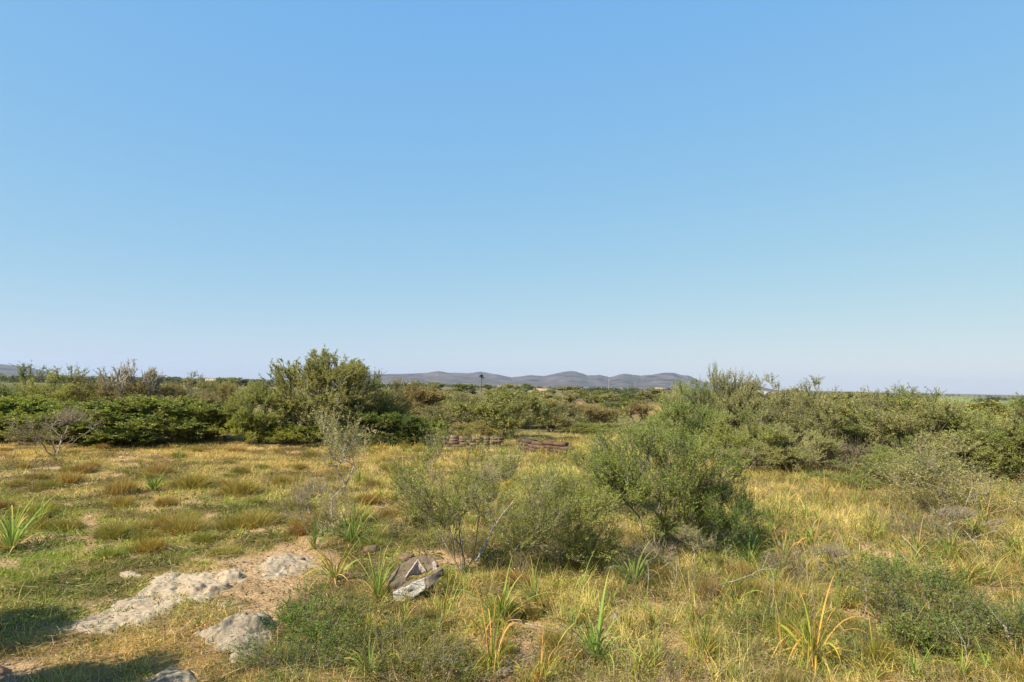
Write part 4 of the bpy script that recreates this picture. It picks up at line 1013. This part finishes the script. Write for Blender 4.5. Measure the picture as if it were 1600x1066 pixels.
for i in range(46):
    px = RNG.uniform(1090, 1640); d = RNG.uniform(38, 200)
    p = at_d(px, d); q = proj(p[None])
    h = RNG.uniform(2.2, 3.6) if d < 80 else RNG.uniform(2.5, 4.5)
    if px > 1400 and d > 110: continue
    (K_MID if d < 90 else K_FAR)[RNG.integers(0, 3)].put('olive_bush', 'olive bush half hidden behind the right thicket', 'bush', p, RNG.uniform(0, 6.3), h * RNG.uniform(1.2, 2), h, (RNG.uniform(.85, 1.1), RNG.uniform(.85, 1.05), .85), 'bushes behind the right thicket', .1)
def far_woods(n):
    parts = []; rng = np.random.default_rng(5)
    V0, Q0, C0 = [], [], []; o = 0
    for k in range(n):
        th = rng.uniform(rad(-44), rad(44)); d = 500 * (3600 / 500) ** rng.uniform()
        x, y = math.sin(th) * d, math.cos(th) * d
        if fbm(x / 160, y / 160, 2, 55) < .42: continue
        f = cover(np.array([x]), np.array([y]), T(np.array([x]), np.array([y])))
        if max(f['fp'][0], f['fg'][0]) > .4: continue
        z = float(T(x, y)); w = rng.uniform(5, 12); h = rng.uniform(2.5, 5.5); m = 60
        u = nrm(rng.normal(size=(m, 3))); u[:, 2] = np.abs(u[:, 2])
        P = np.array([x, y, z]) + u * np.array([w * .5, w * .5, h]) * rng.uniform(.6, 1, (m, 1))
        V, Q = leaves(P, nrm(rng.normal(size=(m, 3))), np.full(m, 1.5), np.full(m, 1.0), rng)
        V0.append(V); Q0.append(Q + o); o += len(V)
        c = np.array((.07, .075, .03)) * rng.uniform(.7, 1.5)
        C0.append(np.repeat(c[None] * rng.uniform(.7, 1.3, (m, 1)), 4, 0))
    tag(add('far_woods', build('far_woods', np.concatenate(V0), np.concatenate(Q0), M_LEAF, np.concatenate(C0))), 'low dark scrub woods filling the far plain to the horizon', kind='stuff')
far_woods(2600)

# ------------------------------------------------------------------ hills
def hills():
    prof = np.array([(-140, 562), (-60, 565), (0, 569), (20, 571), (45, 574), (62, 578), (80, 583), (110, 590), (400, 596), (520, 586), (560, 584), (600, 585), (640, 584), (662, 583), (686, 580), (702, 583),
        (715, 582.5), (732, 583), (752, 581), (770, 584), (800, 590), (815, 588), (830, 586), (850, 588), (865, 585), (880, 581), (892, 579.5), (905, 582), (920, 587), (937, 586), (952, 589.5), (975, 584), (1000, 587),
        (1020, 585.5), (1040, 582.5), (1052, 582.5), (1064, 586), (1076, 587), (1095, 596), (1125, 598), (1150, 597.5), (1180, 603), (1205, 608), (1240, 616), (1900, 640)])
    th = np.arange(rad(-46), rad(46), rad(.06))
    Dm = 5600.0
    ang = []; hh = []
    for x, y in prof:
        v = ray(x, y); ang.append(math.atan2(v[0], v[1])); hh.append(v[2] / math.hypot(v[0], v[1]))
    el = np.interp(th, ang, hh) + (fbm(th * 170, th * 0, 3, 91) - .5) * .0016 * ss(.3, .0, np.abs(th - .1))
    H = np.maximum(el * Dm + CAM[2], -20) + 8
    rr = np.linspace(-1500, 1500, 61)
    TH, RR = np.meshgrid(th, rr, indexing='ij')
    prof_r = np.maximum(0, 1 - (np.abs(RR) / 1500) ** 1.3)
    x = np.sin(TH) * (Dm + RR); y = np.cos(TH) * (Dm + RR)
    n = fbm(x / 260, y / 260, 4, 21); ridg = 1 - np.abs(fbm(x / 500, y / 500, 4, 23) - .5) * 4
    zz = -8 + (H[:, None]) * prof_r * np.where(np.abs(RR) < 60, 1, .50 + .3 * ridg + .4 * n)
    zz = np.minimum(zz, -8 + H[:, None] * np.where(RR < 0, (Dm + RR) / Dm, 1))
    V = np.stack([x, y, zz], -1).reshape(-1, 3)
    m = len(rr); i = np.arange(len(th) - 1)[:, None] * m; j = np.arange(m - 1)[None]
    Q = np.stack([i + j, i + j + 1, i + m + j + 1, i + m + j], -1).reshape(-1, 4)[:, ::-1]
    mt = solid_material('wooded_hill', (.03, .03, .03), (.15, .115, .095), .009, .95, 0, detail=10, spec=0)
    tag(add('hills', build('hills', V, Q, mt, None, True)), 'low blue wooded hills along the horizon', kind='structure')
hills()

# ------------------------------------------------------------------ far buildings, palm, masts
M_WALLP = solid_material('painted_wall', (.36, .27, .20), (.42, .33, .25), 2, .9, 0)
M_WALLW = solid_material('white_wall', (.48, .44, .38), (.55, .51, .45), 2, .9, 0)
M_ROOF = solid_material('roof_tile', (.27, .18, .125), (.34, .24, .17), 4, .9, 0)
M_DARK = solid_material('dark_opening', (.02, .02, .025), (.05, .05, .055), 4, .4, 0)
def box(c, s):
    v = np.array([[x, y, z] for x in (-.5, .5) for y in (-.5, .5) for z in (0, 1)]) * np.array(s) + np.array(c)
    q = np.array([[0, 1, 3, 2], [4, 6, 7, 5], [0, 4, 5, 1], [2, 3, 7, 6], [0, 2, 6, 4], [1, 5, 7, 3]])
    return v, q
def house(label, px, d, w, dep, h, wall, roof='gable', rz=0, annex=None, base=None):
    p = at_d(px, d)
    o = thing('house', label, 'house', (p[0], p[1], p[2] if base is None else base), rz)
    V, Q = box((0, 0, -.5), (w, dep, h + .5)); add('wall', build('wall', V, Q, wall), o)
    if roof == 'gable':
        e = .35; rh = w * .0 + dep * .22
        v = np.array([(-w / 2 - e, -dep / 2 - e, h), (w / 2 + e, -dep / 2 - e, h), (w / 2 + e, dep / 2 + e, h), (-w / 2 - e, dep / 2 + e, h), (-w / 2 - e, 0, h + rh), (w / 2 + e, 0, h + rh)]) + np.array([0, 0, .02])
        add('roof', build('roof', v, [np.array([[0, 1, 5, 4], [2, 3, 4, 5], [0, 3, 2, 1]]), np.array([[0, 4, 3], [1, 2, 5]])], M_ROOF), o)
    else:
        V, Q = box((0, 0, h + .005), (w + .3, dep + .3, .35)); add('roof', build('roof', V, Q, wall), o)
    nw = max(2, int(w / 4))
    for k in range(nw):
        xx = -w / 2 + (k + .5) * w / nw
        V, Q = box((xx, -dep / 2 - .02, h * .35), (1.1, .1, 1.3)); add('window', build('window', V, Q, M_DARK), o)
    return o
house('low pale house with a long tiled roof on the plain, right of the palm', 852, 430, 11, 8, 2.0, M_WALLP, rz=.1)
house('pinkish house on the far left plain beyond the thicket', 336, 620, 16, 9, 5.5, M_WALLP, 'flat', .2)
house('small pinkish house annexed beside the pinkish one on the left plain', 348, 640, 9, 7, 4.2, M_WALLP, 'flat', .1)
house('white farm shed left of the tufted tall olive', 1011, 330, 8, 6, 1.5, M_WALLW, 'flat', -.3)
house('small pale cottage near the horizon under the highest hill', 901, 800, 14, 8, 3.5, M_WALLW, 'flat', 0)
house('pale cottage near the horizon left of the tufted olive', 1035, 700, 16, 9, 4, M_WALLP, 'gable', .3)
house('pale low house just right of the hills end', 1192, 650, 10, 8, 5.0, M_WALLW, 'flat', .2)
house('second pale house right of the hills end, near the treeline', 1207, 680, 9, 8, 4.6, M_WALLP, 'flat', -.1)
house('tiny white house under the treeline right of the thicket top', 1245, 760, 12, 9, 6.5, M_WALLW, 'flat', -.1)
house('tiny white hut among dark trees left of the low pale house', 786, 520, 8, 6, 3, M_WALLW, 'gable', .3)

def palm():
    rng = np.random.default_rng(3); px = 752
    p = at_d(px, 420); h = 11.0
    o = thing('palm_tree', 'lone palm tree standing against the blue hills', 'palm tree', p)
    z = np.linspace(0, h, 9); P = np.stack([.15 * np.sin(z / 4), np.zeros(9), z], 1)
    V, Q = tubes(P[:-1], P[1:], np.linspace(.42, .28, 8), np.linspace(.40, .28, 8), 8); add('trunk', build('trunk', V, Q, M_FAR_BARK, None, True), o)
    n = 46; az = rng.uniform(0, 6.283, n); elv = rng.uniform(-.7, 1.2, n)
    D = np.stack([np.cos(az) * np.cos(elv), np.sin(az) * np.cos(elv), np.sin(elv)], 1)
    V, Q = strips(np.repeat(P[-1:], n, 0), D, np.full(n, 2.2), np.full(n, .55), np.stack([np.zeros(n), np.zeros(n), -rng.uniform(.4, 1.3, n)], 1), 5, rng, taper=3)
    add('fronds', build('fronds', V, Q, M_BROAD, np.full((len(V), 3), (.05, .06, .025))), o)
palm()
def mast(label, px, d, h):
    p = at_d(px, d); o = thing('lattice_mast', label, 'mast', p)
    V, Q = tubes(np.array([[0, 0, -1.]]), np.array([[0, 0, h]]), np.array([.2]), np.array([.08]), 6)
    m = M_WALLW; add('mast_pole', build('mast_pole', V, Q, m, None, True), o)
    V, Q = join([tubes(np.array([[-1.2, 0, h - 1 - k]]), np.array([[1.2, 0, h - 1 - k]]), np.array([.1]), np.array([.1]), 4) for k in (0, 1.4)])
    add('crossarm', build('crossarm', V, Q, m), o)
mast('thin white mast standing before the hills, below a dip in the ridge', 951, 900, 17)
mast('shorter thin mast right of the first, before the hill flank', 992, 1100, 15)

# trees outside the picture on the left whose shade falls into the near corner
K_MASTICS[0].put('mastic_shrub', 'mastic bush out of the picture on the left casting shade on the turf', 'shrub', np.array([-6.7, 4.5, float(T(-6.7, 4.5))]), .5, 2.0, 2.0)
K_MASTICS[1].put('mastic_shrub', 'tall mastic bush out of the picture beside the bottom left rock', 'shrub', np.array([-4.75, 3.6, float(T(-4.75, 3.6))]), .5, 1.5, 2.15)

# ------------------------------------------------------------------ air
def haze(density):
    lo = np.array([-9000, -200, -14.0]); hi = np.array([9000, 8000, 175.0])
    V, Q = box(((lo[0] + hi[0]) / 2, (lo[1] + hi[1]) / 2, lo[2]), hi - lo)
    m, n, out = nt('haze_air')
    pv = N(n, 'ShaderNodeVolumePrincipled'); pv.inputs['Density'].default_value = density
    pv.inputs['Color'].default_value = (.70, .83, 1, 1); pv.inputs['Anisotropy'].default_value = .2
    n.links.new(pv.outputs[0], out.inputs['Volume'])
    tag(add('haze', build('haze', V, Q, m)), 'thin pale blue haze lying over the whole plain', kind='stuff')
haze(.000065)

# ------------------------------------------------------------------ light, sky, camera
SUN_AZ, SUN_EL = rad(130), rad(39)            # azimuth measured to the left of the view direction
to_sun = np.array([-math.sin(SUN_AZ) * math.cos(SUN_EL), math.cos(SUN_AZ) * math.cos(SUN_EL), math.sin(SUN_EL)])
sl = bpy.data.lights.new('sun', 'SUN'); sl.energy = 4.2; sl.angle = rad(.5); sl.color = (1, .93, .80)
so = bpy.data.objects.new('sun', sl); COL.objects.link(so)
from mathutils import Vector
so.rotation_euler = Vector(to_sun.tolist()).to_track_quat('Z', 'Y').to_euler(); so.location = (-30, -10, 40)

w = bpy.data.worlds.new('World'); SC.world = w; w.use_nodes = True
n = w.node_tree; bg = n.nodes['Background']
sky = n.nodes.new('ShaderNodeTexSky'); sky.sky_type = 'NISHITA'; sky.sun_disc = False
sky.sun_elevation = SUN_EL; sky.sun_rotation = -SUN_AZ
sky.altitude = 0; sky.air_density = 1.0; sky.dust_density = .3; sky.ozone_density = 2.0
STR = .12
sep = n.nodes.new('ShaderNodeSeparateColor'); cmb = n.nodes.new('ShaderNodeCombineColor')
n.links.new(sky.outputs[0], sep.inputs[0])
for k, (gain, power) in enumerate([(.34, .64), (.354, .335), (.374, .0)]):   # the clear, even blue of the photo's sky
    pw = n.nodes.new('ShaderNodeMath'); pw.operation = 'POWER'; pw.inputs[1].default_value = power
    ml = n.nodes.new('ShaderNodeMath'); ml.operation = 'MULTIPLY'; ml.inputs[1].default_value = gain * STR ** (power - 1)
    n.links.new(sep.outputs[k], pw.inputs[0]); n.links.new(pw.outputs[0], ml.inputs[0]); n.links.new(ml.outputs[0], cmb.inputs[k])
n.links.new(cmb.outputs[0], bg.inputs[0]); bg.inputs[1].default_value = STR

cd = bpy.data.cameras.new('camera'); co = bpy.data.objects.new('camera', cd); COL.objects.link(co)
cd.sensor_width = 36; cd.lens = 36 * F / 1600; cd.clip_start = .05; cd.clip_end = 30000
mw = ROT.to_4x4(); mw.translation = Vector(CAM.tolist()); co.matrix_world = mw
SC.camera = co
vs = SC.view_settings; vs.view_transform = 'Standard'; vs.look = 'None'; vs.exposure = 1.14; vs.gamma = 1
SC.cycles.max_bounces = 6; SC.cycles.transparent_max_bounces = 4; SC.cycles.volume_bounces = 0
SC.cycles.use_denoising = True
